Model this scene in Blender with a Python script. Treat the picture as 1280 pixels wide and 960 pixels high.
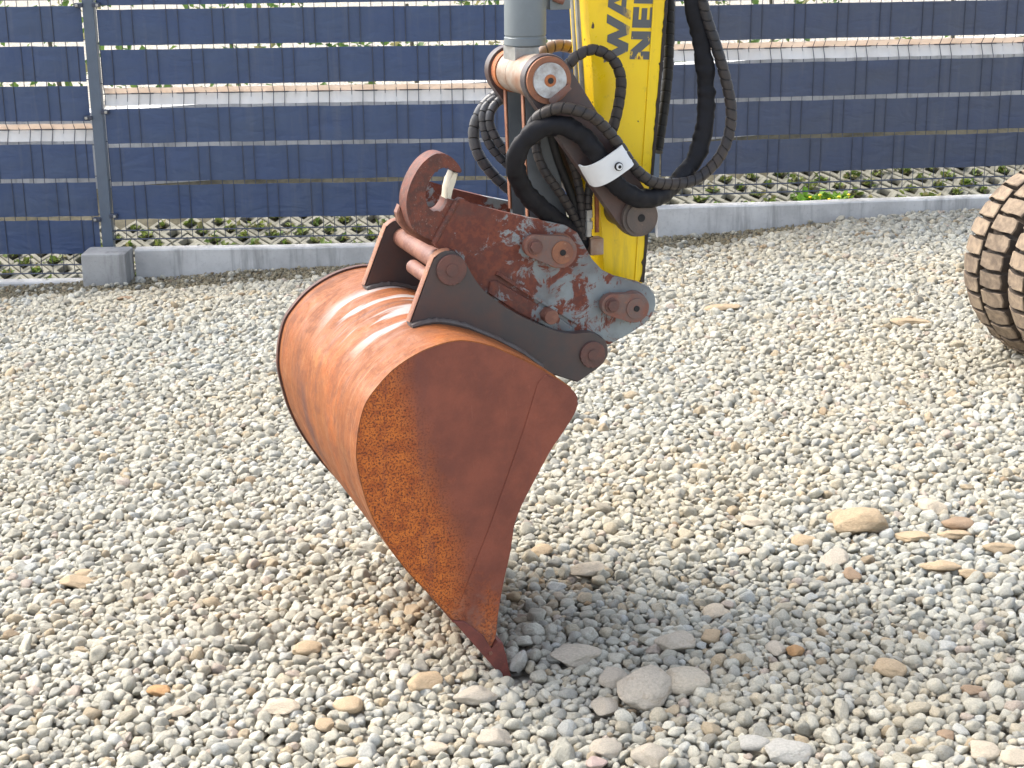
import bpy, bmesh, math, random
import numpy as np
from mathutils import Vector, Matrix, noise as mnoise

for o in list(bpy.data.objects): bpy.data.objects.remove(o)
scene = bpy.context.scene
COL = scene.collection
R_ = math.radians

# ------------------------------------------------------------------ camera
F_PX, PITCH, ROLL, CAM_H = 2000.0, R_(16.9), R_(0.6), 1.52
C0 = np.array([0.0, 0.0, CAM_H])
_fw = np.array([0, math.cos(PITCH), -math.sin(PITCH)])
_r0 = np.array([1.0, 0, 0]); _u0 = np.cross(_r0, _fw)
_R = _r0*math.cos(ROLL) - _u0*math.sin(ROLL)
_U = _u0*math.cos(ROLL) + _r0*math.sin(ROLL)
cam = bpy.data.cameras.new('camera'); camo = bpy.data.objects.new('camera', cam)
COL.objects.link(camo)
cam.sensor_width = 36; cam.lens = 36*F_PX/1280; cam.clip_end = 500; cam.clip_start = 0.05
M = Matrix(((_R[0], _U[0], -_fw[0], 0), (_R[1], _U[1], -_fw[1], 0), (_R[2], _U[2], -_fw[2], CAM_H), (0, 0, 0, 1)))
camo.matrix_world = M
scene.camera = camo

# ------------------------------------------------------------------ light
SUN_EL = R_(48); SUN_AZ = R_(28)           # hazy sun from the left, slightly behind the fence line
to_sun = Vector((-math.cos(SUN_AZ)*math.cos(SUN_EL), math.sin(SUN_AZ)*math.cos(SUN_EL), math.sin(SUN_EL)))
world = bpy.data.worlds.new('World'); scene.world = world; world.use_nodes = True
wn = world.node_tree; bg = wn.nodes['Background']
sky = wn.nodes.new('ShaderNodeTexSky'); sky.sky_type = 'NISHITA'; sky.sun_disc = False
sky.sun_elevation = SUN_EL; sky.sun_rotation = math.atan2(to_sun.x, to_sun.y)
sky.air_density = 0.9; sky.dust_density = 4.0; sky.ozone_density = 1.0
hz_ = wn.nodes.new('ShaderNodeHueSaturation'); hz_.inputs['Saturation'].default_value = 0.55     # bright thin haze: a paler sky
wn.links.new(sky.outputs[0], hz_.inputs['Color']); wn.links.new(hz_.outputs[0], bg.inputs[0]); bg.inputs[1].default_value = 0.15
sl = bpy.data.lights.new('sun', 'SUN'); sl.energy = 0.82; sl.angle = R_(30.0); sl.color = (1, 0.94, 0.83)
so = bpy.data.objects.new('sun', sl); COL.objects.link(so)
so.rotation_euler = (-to_sun).to_track_quat('-Z', 'Y').to_euler()
scene.view_settings.view_transform = 'Standard'; scene.view_settings.look = 'None'
scene.view_settings.exposure = 1.68; scene.view_settings.gamma = 1
scene.render.engine = 'CYCLES'

# ------------------------------------------------------------------ pixel helpers (a pixel gives a ray; the surface gives the distance)
SL = 0.05
def ray(x, y):
    d = _fw*F_PX + _R*(x-640) + _U*(480-y); return d/np.linalg.norm(d)
def plane_hit(x, y, O, n):
    d = ray(x, y); t = ((O-C0) @ n)/(d @ n); return C0 + t*d
def ground_px(x, y, h=0):
    return plane_hit(x, y, np.array([0, 0, h]), np.array([-SL, 0, 1.0]))
def sstep(a, b, v):
    t = min(1, max(0, (v-a)/(b-a))); return t*t*(3-2*t)
def gz(x, y):
    return SL*x - 0.03*sstep(6.3, 7.05, y)*(1-sstep(-0.1, 0.7, x)) + 0.010*mnoise.noise(Vector((x*1.7, y*1.7, 3.1))) * sstep(2.2, 3.4, y)

AX_B = R_(70)
P0 = ground_px(638, 852, -0.02)
A_ = np.array([-math.cos(AX_B), math.sin(AX_B), 0]); T_ = np.array([math.sin(AX_B), math.cos(AX_B), 0])
def pl(x, y, w):
    O = P0 + w*A_; q = plane_hit(x, y, O, A_) - O
    return (float(q @ T_), float(q[2]))
def pls(pts, w): return [pl(x, y, w) for x, y in pts]
def pl3(x, y, w):
    t, z = pl(x, y, w); return Vector((t, w, z))

# ------------------------------------------------------------------ object helpers
def setp(o, label=None, cat=None, group=None, kind=None):
    if label: o['label'] = label
    if cat: o['category'] = cat
    if group: o['group'] = group
    if kind: o['kind'] = kind
    return o
def link(name, me, parent=None):
    o = bpy.data.objects.new(name, me); COL.objects.link(o)
    if parent: o.parent = parent
    return o
def obj(name, bm, mats, parent=None, smooth=35):
    me = bpy.data.meshes.new(name); bm.normal_update(); bm.to_mesh(me); bm.free()
    for m in (mats if isinstance(mats, (list, tuple)) else [mats]): me.materials.append(m)
    if smooth:
        me.polygons.foreach_set('use_smooth', [True]*len(me.polygons))
        me.set_sharp_from_angle(angle=R_(smooth))
    o = link(name, me, parent)
    if smooth and len(me.polygons) < 20000:
        wm = o.modifiers.new('weighted_normals', 'WEIGHTED_NORMAL'); wm.keep_sharp = True; wm.weight = 80
    return o
def pyobj(name, v, f, mats, parent=None, smooth=35):
    me = bpy.data.meshes.new(name); me.from_pydata(v, [], f)
    for m in (mats if isinstance(mats, (list, tuple)) else [mats]): me.materials.append(m)
    if smooth:
        me.polygons.foreach_set('use_smooth', [True]*len(me.polygons)); me.set_sharp_from_angle(angle=R_(smooth))
    return link(name, me, parent)
def empty(name, loc, rz=0):
    o = bpy.data.objects.new(name, None); COL.objects.link(o); o.location = loc; o.rotation_euler = (0, 0, rz)
    o.empty_display_size = 0.1
    return o
def NB(): return bmesh.new()

def area2(p): return 0.5*sum(p[i][0]*p[(i+1) % len(p)][1]-p[(i+1) % len(p)][0]*p[i][1] for i in range(len(p)))
def prism(bm, poly, w0, w1, bev=0.003, seg=2):
    """poly in (t,z), extruded from w0 (near) to w1 (far)"""
    if area2(poly) < 0: poly = poly[::-1]
    n = len(poly)
    a = [bm.verts.new((t, w0, z)) for t, z in poly]
    b = [bm.verts.new((t, w1, z)) for t, z in poly]
    fs = [bm.faces.new(a), bm.faces.new(b[::-1])]
    for i in range(n): bm.faces.new((a[(i+1) % n], a[i], b[i], b[(i+1) % n]))
    if bev:
        ed = set()
        for f in fs: ed.update(f.edges)
        bmesh.ops.bevel(bm, geom=list(ed), offset=bev, segments=seg, profile=0.6, affect='EDGES', clamp_overlap=True)
    return bm
def cr(pts, n=6, closed=False):
    """Catmull-Rom through points of any dimension"""
    P = [np.array(p, float) for p in pts]; out = []
    m = len(P)
    for i in range(m if closed else m-1):
        p1, p2 = P[i], P[(i+1) % m]
        p0 = P[i-1] if (i > 0 or closed) else 2*p1-p2
        p3 = P[(i+2) % m] if (i+2 < m or closed) else 2*p2-p1
        for k in range(n):
            t = k/n
            out.append(0.5*((2*p1)+(-p0+p2)*t+(2*p0-5*p1+4*p2-p3)*t*t+(-p0+3*p1-3*p2+p3)*t**3))
    if not closed: out.append(P[-1])
    return [tuple(p) for p in out]
def disc(c, r, n=32, a0=0, a1=2*math.pi):
    return [(c[0]+r*math.cos(a0+(a1-a0)*k/n), c[1]+r*math.sin(a0+(a1-a0)*k/n)) for k in range(n if abs(a1-a0-2*math.pi) < 1e-6 else n+1)]
def cyl(bm, c, w0, w1, r, n=32, bev=0.003): return prism(bm, disc(c, r, n), w0, w1, bev)
def box(bm, c, s, rot=None, bev=0.003):
    v = [Vector((x*s[0]/2, y*s[1]/2, z*s[2]/2)) for x in (-1, 1) for y in (-1, 1) for z in (-1, 1)]
    if rot is not None: v = [rot @ p for p in v]
    V = [bm.verts.new(p+Vector(c)) for p in v]
    fs = [bm.faces.new([V[i] for i in f]) for f in ((0, 1, 3, 2), (4, 6, 7, 5), (0, 4, 5, 1), (2, 3, 7, 6), (0, 2, 6, 4), (1, 5, 7, 3))]
    if bev:
        ed = set()
        for f in fs: ed.update(f.edges)
        bmesh.ops.bevel(bm, geom=list(ed), offset=bev, segments=2, profile=0.6, affect='EDGES', clamp_overlap=True)
    return bm
def tube(bm, pts, rf, n=14, flat=1.0, cap=True, upv=Vector((0, 1, 0))):
    pts = [Vector(p) for p in pts]; rings = []; s = 0
    for i, p in enumerate(pts):
        tg = (pts[min(i+1, len(pts)-1)]-pts[max(i-1, 0)]).normalized()
        nx = tg.cross(upv)
        if nx.length < 1e-4: nx = tg.cross(Vector((1, 0, 0)))
        nx.normalize(); ny = nx.cross(tg).normalized()
        if i: s += (p-pts[i-1]).length
        r = rf(s) if callable(rf) else rf
        rings.append([bm.verts.new(p+nx*(r*math.cos(2*math.pi*k/n))+ny*(r*flat*math.sin(2*math.pi*k/n))) for k in range(n)])
    for a, b in zip(rings, rings[1:]):
        for k in range(n): bm.faces.new((a[k], a[(k+1) % n], b[(k+1) % n], b[k]))
    if cap: bm.faces.new(rings[0][::-1]); bm.faces.new(rings[-1])
    return bm
def resample(pts, step):
    pts = [np.array(p, float) for p in pts]; out = [pts[0]]; acc = 0; prev = pts[0]
    for p in pts[1:]:
        d = np.linalg.norm(p-prev)
        while d > 1e-9 and acc+d >= step:
            q = prev+(p-prev)*((step-acc)/d); out.append(q); d = np.linalg.norm(p-q); prev = q; acc = 0
        acc += d; prev = p
    out.append(pts[-1]); return out

# ------------------------------------------------------------------ materials
class MT:
    def __init__(s, name):
        s.m = bpy.data.materials.new(name); s.m.use_nodes = True; s.nt = s.m.node_tree
        s.b = s.nt.nodes['Principled BSDF']; s.tc = s.nt.nodes.new('ShaderNodeTexCoord')
    def n(s, t, **k):
        nd = s.nt.nodes.new(t)
        for a, v in k.items(): setattr(nd, a, v)
        return nd
    def l(s, a, b): s.nt.links.new(a, b)
    def put(s, sock, v):
        if hasattr(v, 'is_output'): s.l(v, sock)
        elif isinstance(v, (tuple, list)) and len(v) == 3 and sock.type == 'RGBA': sock.default_value = (*v, 1)
        else: sock.default_value = v
    def co(s, scale=(1, 1, 1), kind='Object', rot=(0, 0, 0), loc=(0, 0, 0)):
        mp = s.n('ShaderNodeMapping'); s.l(s.tc.outputs[kind], mp.inputs[0])
        mp.inputs['Scale'].default_value = scale; mp.inputs['Rotation'].default_value = rot; mp.inputs['Location'].default_value = loc
        return mp.outputs[0]
    def noise(s, scale, co=None, detail=5, rough=0.6, dist=0):
        nd = s.n('ShaderNodeTexNoise'); s.l(co if co is not None else s.co(), nd.inputs['Vector'])
        nd.inputs['Scale'].default_value = scale; nd.inputs['Detail'].default_value = detail
        nd.inputs['Roughness'].default_value = rough; nd.inputs['Distortion'].default_value = dist
        return nd.outputs[0]
    def ramp(s, v, stops):
        r = s.n('ShaderNodeValToRGB'); s.l(v, r.inputs[0]); e = r.color_ramp.elements
        while len(e) < len(stops): e.new(0.5)
        for el, (p, c) in zip(e, stops):
            el.position = p; el.color = (c, c, c, 1) if not isinstance(c, (tuple, list)) else (*c, 1)
        return r.outputs[0]
    def mix(s, f, a, b, mode='MIX'):
        m = s.n('ShaderNodeMix', data_type='RGBA', blend_type=mode)
        s.put(m.inputs[0], f); s.put(m.inputs[6], a); s.put(m.inputs[7], b); return m.outputs[2]
    def math(s, op, a, b=0.0, clamp=False):
        m = s.n('ShaderNodeMath', operation=op, use_clamp=clamp); s.put(m.inputs[0], a); s.put(m.inputs[1], b); return m.outputs[0]
    def maprange(s, v, a, b, c=0.0, d=1.0):
        m = s.n('ShaderNodeMapRange', interpolation_type='SMOOTHSTEP'); s.put(m.inputs[0], v)
        for i, q in zip((1, 2, 3, 4), (a, b, c, d)): s.put(m.inputs[i], q)
        return m.outputs[0]
    def sep(s, v):
        x = s.n('ShaderNodeSeparateXYZ'); s.l(v, x.inputs[0]); return x.outputs
    def bump(s, h, st=0.3, dist=0.01):
        b = s.n('ShaderNodeBump'); s.l(h, b.inputs['Height']); b.inputs['Strength'].default_value = st
        b.inputs['Distance'].default_value = dist; s.l(b.outputs[0], s.b.inputs['Normal'])
    def out(s, col=None, rough=None, metal=None, spec=None):
        if col is not None: s.put(s.b.inputs['Base Color'], col)
        if rough is not None: s.put(s.b.inputs['Roughness'], rough)
        if metal is not None: s.put(s.b.inputs['Metallic'], metal)
        if spec is not None: s.put(s.b.inputs['Specular IOR Level'], spec)
        return s.m

def m_plain(name, col, rough=0.6, metal=0, var=0.25, scale=40, bump=0.15, col2=None, spec=None):
    m = MT(name); n1 = m.noise(scale); n2 = m.noise(scale*0.15, detail=3)
    c2 = col2 or tuple(c*(1-var) for c in col)
    f = m.math('ADD', m.math('MULTIPLY', n1, 0.5), m.math('MULTIPLY', n2, 0.5))
    c = m.mix(m.maprange(f, 0.35, 0.65), col, c2)
    m.bump(n1, bump, 0.003)
    return m.out(c, m.maprange(n2, 0.3, 0.7, rough*0.85, min(1, rough*1.15)), metal, spec)

def m_shell():
    m = MT('rusty_copper_shell')
    st = m.noise(1.0, m.co((9, 150, 9)), detail=6, rough=0.65)
    st2 = m.noise(1.0, m.co((2.2, 16, 2.2)), detail=4)
    fine = m.noise(160, detail=4)
    c = m.mix(m.maprange(st, 0.35, 0.68), (0.225, 0.067, 0.018), (0.30, 0.105, 0.032))
    c = m.mix(m.math('MULTIPLY', m.maprange(st2, 0.45, 0.72), 0.75), c, (0.150, 0.052, 0.021))
    blot = m.noise(7, detail=6, rough=0.7)
    c = m.mix(m.math('MULTIPLY', m.maprange(blot, 0.5, 0.66), 0.6), c, (0.37, 0.100, 0.019))
    run = m.noise(1.0, m.co((2.5, 34, 2.5), loc=(3, 1, 0)), detail=5, rough=0.7)
    c = m.mix(m.math('MULTIPLY', m.maprange(run, 0.56, 0.68), 0.6), c, (0.10, 0.045, 0.032))
    c = m.mix(m.math('MULTIPLY', m.maprange(fine, 0.62, 0.72), 0.5), c, (0.08, 0.032, 0.018))
    pit = m.noise(75, detail=5, rough=0.75); bl2 = m.noise(15, detail=7, rough=0.72, dist=0.4)
    c = m.mix(m.math('MULTIPLY', m.maprange(bl2, 0.50, 0.64), 0.6), c, (0.135, 0.050, 0.026))
    c = m.mix(m.math('MULTIPLY', m.maprange(bl2, 0.44, 0.32), 0.5), c, (0.42, 0.170, 0.055))
    c = m.mix(m.math('MULTIPLY', m.maprange(pit, 0.56, 0.66), 0.55), c, (0.095, 0.036, 0.020))
    scs = m.noise(1.0, m.co((3, 120, 3), rot=(0.12, 0, 0)), detail=4, rough=0.7)
    c = m.mix(m.math('MULTIPLY', m.maprange(scs, 0.64, 0.70), 0.5), c, (0.46, 0.27, 0.15))
    X = m.sep(m.co())
    # dark run mark along the far third of the shell, shaped by noise
    wob = m.math('ADD', X[1], m.math('MULTIPLY', m.math('SUBTRACT', m.noise(6), 0.5), 0.10))
    band = m.math('MULTIPLY', m.maprange(m.math('ABSOLUTE', m.math('SUBTRACT', wob, 0.455)), 0.0, 0.045, 1, 0), m.maprange(X[2], 0.60, 0.50, 0, 1))
    c = m.mix(m.math('MULTIPLY', band, m.maprange(st2, 0.2, 0.45)), c, (0.10, 0.045, 0.035))
    # scraped pale grey patches below the lugs
    sc = m.math('MULTIPLY', m.maprange(X[0], -0.29, -0.20, 0, 1), m.maprange(X[2], 0.64, 0.71, 0, 1))
    wv = m.noise(1.0, m.co((3, 15, 3), loc=(0.3, 0.17, 0)), detail=3)
    sc = m.math('MULTIPLY', sc, m.math('MULTIPLY', m.maprange(wv, 0.5, 0.58), m.math('MULTIPLY', m.maprange(X[1], 0.14, 0.2), m.maprange(X[1], 0.52, 0.46))))
    c = m.mix(m.math('MULTIPLY', sc, 0.7), c, (0.42, 0.43, 0.43))
    m.bump(m.math('ADD', m.math('ADD', m.math('MULTIPLY', st, 0.6), pit), m.math('MULTIPLY', bl2, 1.5)), 0.3, 0.004)
    return m.out(c, m.maprange(bl2, 0.35, 0.65, 0.45, 0.78), 0.0, 0.28)

FACE_LINE = [(0.167, -0.105), (0.216, -0.092), (0.32, -0.100), (0.427, -0.141), (0.513, -0.164), (0.596, -0.185), (0.678, -0.207), (0.75, -0.20)]
def m_face():
    m = MT('rusty_brown_side')
    X = m.sep(m.co())
    big = m.noise(9, detail=4); sp = m.noise(240, detail=3, rough=0.7); md = m.noise(38, detail=6, rough=0.7)
    brown = m.mix(m.maprange(big, 0.35, 0.65), (0.235, 0.068, 0.040), (0.165, 0.048, 0.031))
    brown = m.mix(m.math('MULTIPLY', m.maprange(md, 0.55, 0.7), 0.3), brown, (0.30, 0.085, 0.045))
    # the shape of the orange wear: left of a line given by height
    z0, z1 = 0.0, 0.8
    stops = [(z/z1, (t+0.35)) for z, t in FACE_LINE]
    thr = m.ramp(m.math('DIVIDE', X[2], z1), stops)
    d = m.math('SUBTRACT', m.math('SUBTRACT', thr, 0.35), X[0])
    d = m.math('ADD', d, m.math('MULTIPLY', m.math('SUBTRACT', md, 0.5), 0.09))
    d = m.math('ADD', d, m.math('MULTIPLY', m.math('SUBTRACT', sp, 0.5), 0.10))
    f1 = m.maprange(d, -0.035, 0.045)
    # second, small area close to the cutting edge
    e = m.math('SUBTRACT', m.math('SUBTRACT', 0.29, X[2]), m.math('ABSOLUTE', m.math('MULTIPLY', m.math('ADD', X[0], 0.045), 2.2)))
    e = m.math('ADD', e, m.math('MULTIPLY', m.math('SUBTRACT', md, 0.5), 0.45))
    f2 = m.math('MULTIPLY', m.maprange(e, 0.02, 0.16), 0.75)
    f = m.math('MAXIMUM', f1, f2)
    orange = m.mix(m.maprange(md, 0.4, 0.62), (0.56, 0.15, 0.020), (0.36, 0.080, 0.012))
    orange = m.mix(m.math('MULTIPLY', m.maprange(sp, 0.49, 0.57), 0.9), orange, (0.10, 0.025, 0.012))
    c = m.mix(f, brown, orange)
    scr = m.noise(1.0, m.co((45, 1, 5), rot=(0, 0.5, 0)), detail=6, rough=0.75)
    c = m.mix(m.math('MULTIPLY', m.maprange(scr, 0.60, 0.72), 0.35), c, (0.36, 0.14, 0.09))
    c = m.mix(m.math('MULTIPLY', m.maprange(scr, 0.40, 0.28), 0.35), c, (0.11, 0.04, 0.032))
    dz = m.math('MULTIPLY', m.maprange(m.math('ADD', X[2], m.math('MULTIPLY', m.math('SUBTRACT', md, 0.5), 0.5)), 0.22, 0.02), m.maprange(big, 0.35, 0.6))
    c = m.mix(m.math('MULTIPLY', dz, 0.4), c, (0.36, 0.25, 0.18))
    fl_ = m.noise(1.0, m.co((14, 1, 2.2), rot=(0, -0.25, 0)), detail=7, rough=0.75)
    c = m.mix(m.math('MULTIPLY', m.maprange(fl_, 0.52, 0.68), 0.45), c, (0.15, 0.05, 0.04))
    m.bump(m.math('ADD', sp, m.math('MULTIPLY', big, 3.0)), 0.16, 0.004)
    return m.out(c, m.maprange(sp, 0.3, 0.7, 0.45, 0.7), 0.0, 0.4)

def m_rust(name, a=(0.30, 0.09, 0.05), b=(0.17, 0.055, 0.035), c3=(0.42, 0.18, 0.09), rough=0.65, sc=30):
    m = MT(name); n1 = m.noise(sc, detail=7, rough=0.7); n2 = m.noise(sc*4, detail=4)
    c = m.mix(m.maprange(n1, 0.35, 0.62), a, b); c = m.mix(m.math('MULTIPLY', m.maprange(n2, 0.58, 0.72), 0.6), c, c3)
    m.bump(m.math('ADD', n1, m.math('MULTIPLY', n2, 0.5)), 0.25, 0.004)
    return m.out(c, rough, 0.0, 0.4)

def m_coupler():
    m = MT('flaking_grey_paint')
    X = m.sep(m.co())
    n1 = m.noise(16, detail=9, rough=0.72, dist=0.6); n2 = m.noise(90, detail=4); n3 = m.noise(7, detail=3)
    rust = m.mix(m.maprange(n2, 0.4, 0.65), (0.125, 0.036, 0.024), (0.19, 0.052, 0.028))
    rust = m.mix(m.maprange(n3, 0.45, 0.7), rust, (0.105, 0.042, 0.034))
    paint = m.mix(m.maprange(n3, 0.35, 0.65), (0.235, 0.272, 0.28), (0.13, 0.135, 0.14))
    # more rust at the hook end, little between the pins
    bias = m.math('ADD', m.maprange(X[0], -0.02, 0.30, 0.09, -0.03), m.math('MULTIPLY', m.maprange(m.noise(1.0, m.co((60, 1, 9), rot=(0, 0.6, 0)), detail=5, rough=0.7), 0.55, 0.68), 0.09))
    s_ = m.math('ADD', n1, bias)
    f = m.maprange(s_, 0.475, 0.54)
    c = m.mix(f, paint, rust)
    fk = m.noise(46, m.co((1, 1, 0.5), rot=(0, 0.7, 0)), detail=5, rough=0.7)
    c = m.mix(m.math('MULTIPLY', m.maprange(fk, 0.60, 0.66), 0.85), c, (0.13, 0.036, 0.024))
    edge = m.math('MULTIPLY', m.maprange(s_, 0.475, 0.505), m.maprange(s_, 0.535, 0.515))
    c = m.mix(m.math('MULTIPLY', edge, 0.15), c, (0.42, 0.43, 0.42))
    gre = m.noise(6, detail=5, rough=0.7)
    c = m.mix(m.math('MULTIPLY', m.maprange(gre, 0.5, 0.7), 0.55), c, (0.075, 0.05, 0.042))
    m.bump(m.math('ADD', m.math('MULTIPLY', f, -0.4), n2), 0.3, 0.003)
    return m.out(c, m.maprange(f, 0, 1, 0.42, 0.7), 0.0, 0.4)

def m_yellow():
    m = MT('yellow_machine_paint')
    n1 = m.noise(4, detail=4); ch = m.noise(55, detail=2, rough=0.4); d = m.noise(14, detail=6)
    c = m.mix(m.maprange(n1, 0.35, 0.7), (0.86, 0.60, 0.004), (0.82, 0.53, 0.004))
    c = m.mix(m.math('MULTIPLY', m.maprange(d, 0.56, 0.75), 0.28), c, (0.48, 0.30, 0.03))
    X = m.sep(m.co()); gr = m.noise(1.0, m.co((26, 26, 3)), detail=6, rough=0.72)
    low = m.maprange(X[2], 1.05, 0.78, 0.25, 1.0)
    c = m.mix(m.math('MULTIPLY', m.math('MULTIPLY', m.maprange(gr, 0.48, 0.72), low), 0.55), c, (0.30, 0.20, 0.05))
    sm = m.noise(38, detail=5, rough=0.75)
    c = m.mix(m.math('MULTIPLY', m.maprange(sm, 0.58, 0.70), 0.35), c, (0.40, 0.26, 0.03))
    c = m.mix(m.maprange(ch, 0.745, 0.76), c, (0.07, 0.035, 0.02))
    m.bump(d, 0.04, 0.003)
    return m.out(c, m.maprange(d, 0.3, 0.7, 0.25, 0.45), 0, 0.5)

def m_letter():
    m = MT('worn_grey_lettering')
    X = m.sep(m.co())
    n = m.noise(30, m.co((1, 1, 0.35), rot=(0, 0.35, 0)), detail=6, rough=0.7)
    f = m.maprange(n, 0.545, 0.56)
    side = m.maprange(X[0], 0.345, 0.375)          # the right-hand line of letters is scratched
    c = m.mix(m.math('MULTIPLY', f, side), (0.085, 0.09, 0.095), (0.80, 0.52, 0.03))
    c = m.mix(m.math('MULTIPLY', m.maprange(n, 0.62, 0.63), side), c, (0.12, 0.04, 0.02))
    return m.out(c, 0.5)

def m_concrete(name, col=(0.42, 0.42, 0.40)):
    m = MT(name); n1 = m.noise(5, detail=6); n2 = m.noise(80, detail=5); st = m.noise(1, m.co((14, 14, 1.2)), detail=5, rough=0.7)
    c = m.mix(m.maprange(n1, 0.3, 0.7), col, tuple(v*0.72 for v in col))
    c = m.mix(m.math('MULTIPLY', m.maprange(st, 0.5, 0.68), 0.7), c, tuple(v*0.45 for v in col))
    c = m.mix(m.math('MULTIPLY', m.maprange(n2, 0.55, 0.75), 0.35), c, tuple(v*0.5 for v in col))
    m.bump(n2, 0.35, 0.004)
    return m.out(c, 0.9, 0, 0.2)

def m_stone(name, inst=True, base=None):
    m = MT(name)
    if inst:
        at = m.n('ShaderNodeAttribute', attribute_type='INSTANCER', attribute_name='col'); base_c = at.outputs['Color']
        n1 = m.noise(5.5, detail=4, rough=0.75); n2 = m.noise(1.6, detail=3)
        geo = m.n('ShaderNodeObjectInfo')
    else:
        base_c = m.n('ShaderNodeRGB').outputs[0]; base_c.default_value = (*base, 1); n1 = m.noise(8, detail=5, rough=0.75); n2 = m.noise(1.8, detail=4)
    c = m.mix(m.maprange(n1, 0.3, 0.7, 0, 1), base_c, m.mix(1.0, base_c, (0.74, 0.74, 0.73), 'MULTIPLY'))
    c = m.mix(m.math('MULTIPLY', m.maprange(n2, 0.55, 0.7), 0.5), c, m.mix(1.0, c, (0.78, 0.70, 0.60), 'MULTIPLY'))
    c = m.mix(m.math('MULTIPLY', m.maprange(n1, 0.66, 0.74), 0.6), c, m.mix(1.0, base_c, (0.45, 0.44, 0.44), 'MULTIPLY'))
    m.bump(n1, 0.5, 0.15)
    return m.out(c, 0.85, 0, 0.25)

def m_ground():
    m = MT('gravel_bed')
    v = m.n('ShaderNodeTexVoronoi', feature='F1'); m.l(m.co(), v.inputs['Vector']); v.inputs['Scale'].default_value = 42
    n = m.noise(60)
    c = m.mix(m.maprange(m.sep(v.outputs['Color'])[0], 0.1, 0.9), (0.52, 0.49, 0.42), (0.40, 0.37, 0.31))
    c = m.mix(m.maprange(v.outputs['Distance'], 0.45, 0.75), c, (0.20, 0.18, 0.145))
    m.bump(m.math('SUBTRACT', 1.0, v.outputs['Distance']), 0.8, 0.02)
    return m.out(c, 0.9, 0, 0.2)

def m_leaf(name, a, b):
    m = MT(name); oi = m.n('ShaderNodeNewGeometry'); n = m.noise(9, detail=2)
    c = m.mix(m.maprange(n, 0.3, 0.7), a, b)
    m.b.inputs['Transmission Weight'].default_value = 0
    tr = m.n('ShaderNodeBsdfTranslucent'); m.l(c, tr.inputs[0]); mx = m.n('ShaderNodeMixShader'); mx.inputs[0].default_value = 0.35
    m.out(c, 0.55, 0, 0.35)
    m.l(m.b.outputs[0], mx.inputs[1]); m.l(tr.outputs[0], mx.inputs[2])
    m.l(mx.outputs[0], m.nt.nodes['Material Output'].inputs[0])
    return m.m

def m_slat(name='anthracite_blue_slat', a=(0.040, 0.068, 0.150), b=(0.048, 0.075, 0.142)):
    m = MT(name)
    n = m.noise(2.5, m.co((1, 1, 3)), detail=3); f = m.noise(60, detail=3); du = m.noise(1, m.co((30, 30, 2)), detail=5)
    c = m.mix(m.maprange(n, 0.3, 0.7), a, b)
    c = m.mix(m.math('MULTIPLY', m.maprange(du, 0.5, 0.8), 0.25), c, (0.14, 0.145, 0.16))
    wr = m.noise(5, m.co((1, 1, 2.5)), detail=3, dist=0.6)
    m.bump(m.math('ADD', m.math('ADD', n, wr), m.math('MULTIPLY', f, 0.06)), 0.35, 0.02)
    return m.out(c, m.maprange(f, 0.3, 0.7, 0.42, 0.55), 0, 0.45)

def m_white_strip(name='white_plastic_strip', a=(0.84, 0.84, 0.83), b=(0.78, 0.77, 0.75)):
    m = MT(name); n = m.noise(8)
    c = m.mix(m.maprange(n, 0.3, 0.7), a, b)
    tr = m.n('ShaderNodeBsdfTranslucent'); m.l(c, tr.inputs[0]); mx = m.n('ShaderNodeMixShader'); mx.inputs[0].default_value = 0.45
    m.out(c, 0.45); m.l(m.b.outputs[0], mx.inputs[1]); m.l(tr.outputs[0], mx.inputs[2])
    m.l(mx.outputs[0], m.nt.nodes['Material Output'].inputs[0]); return m.m

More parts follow.
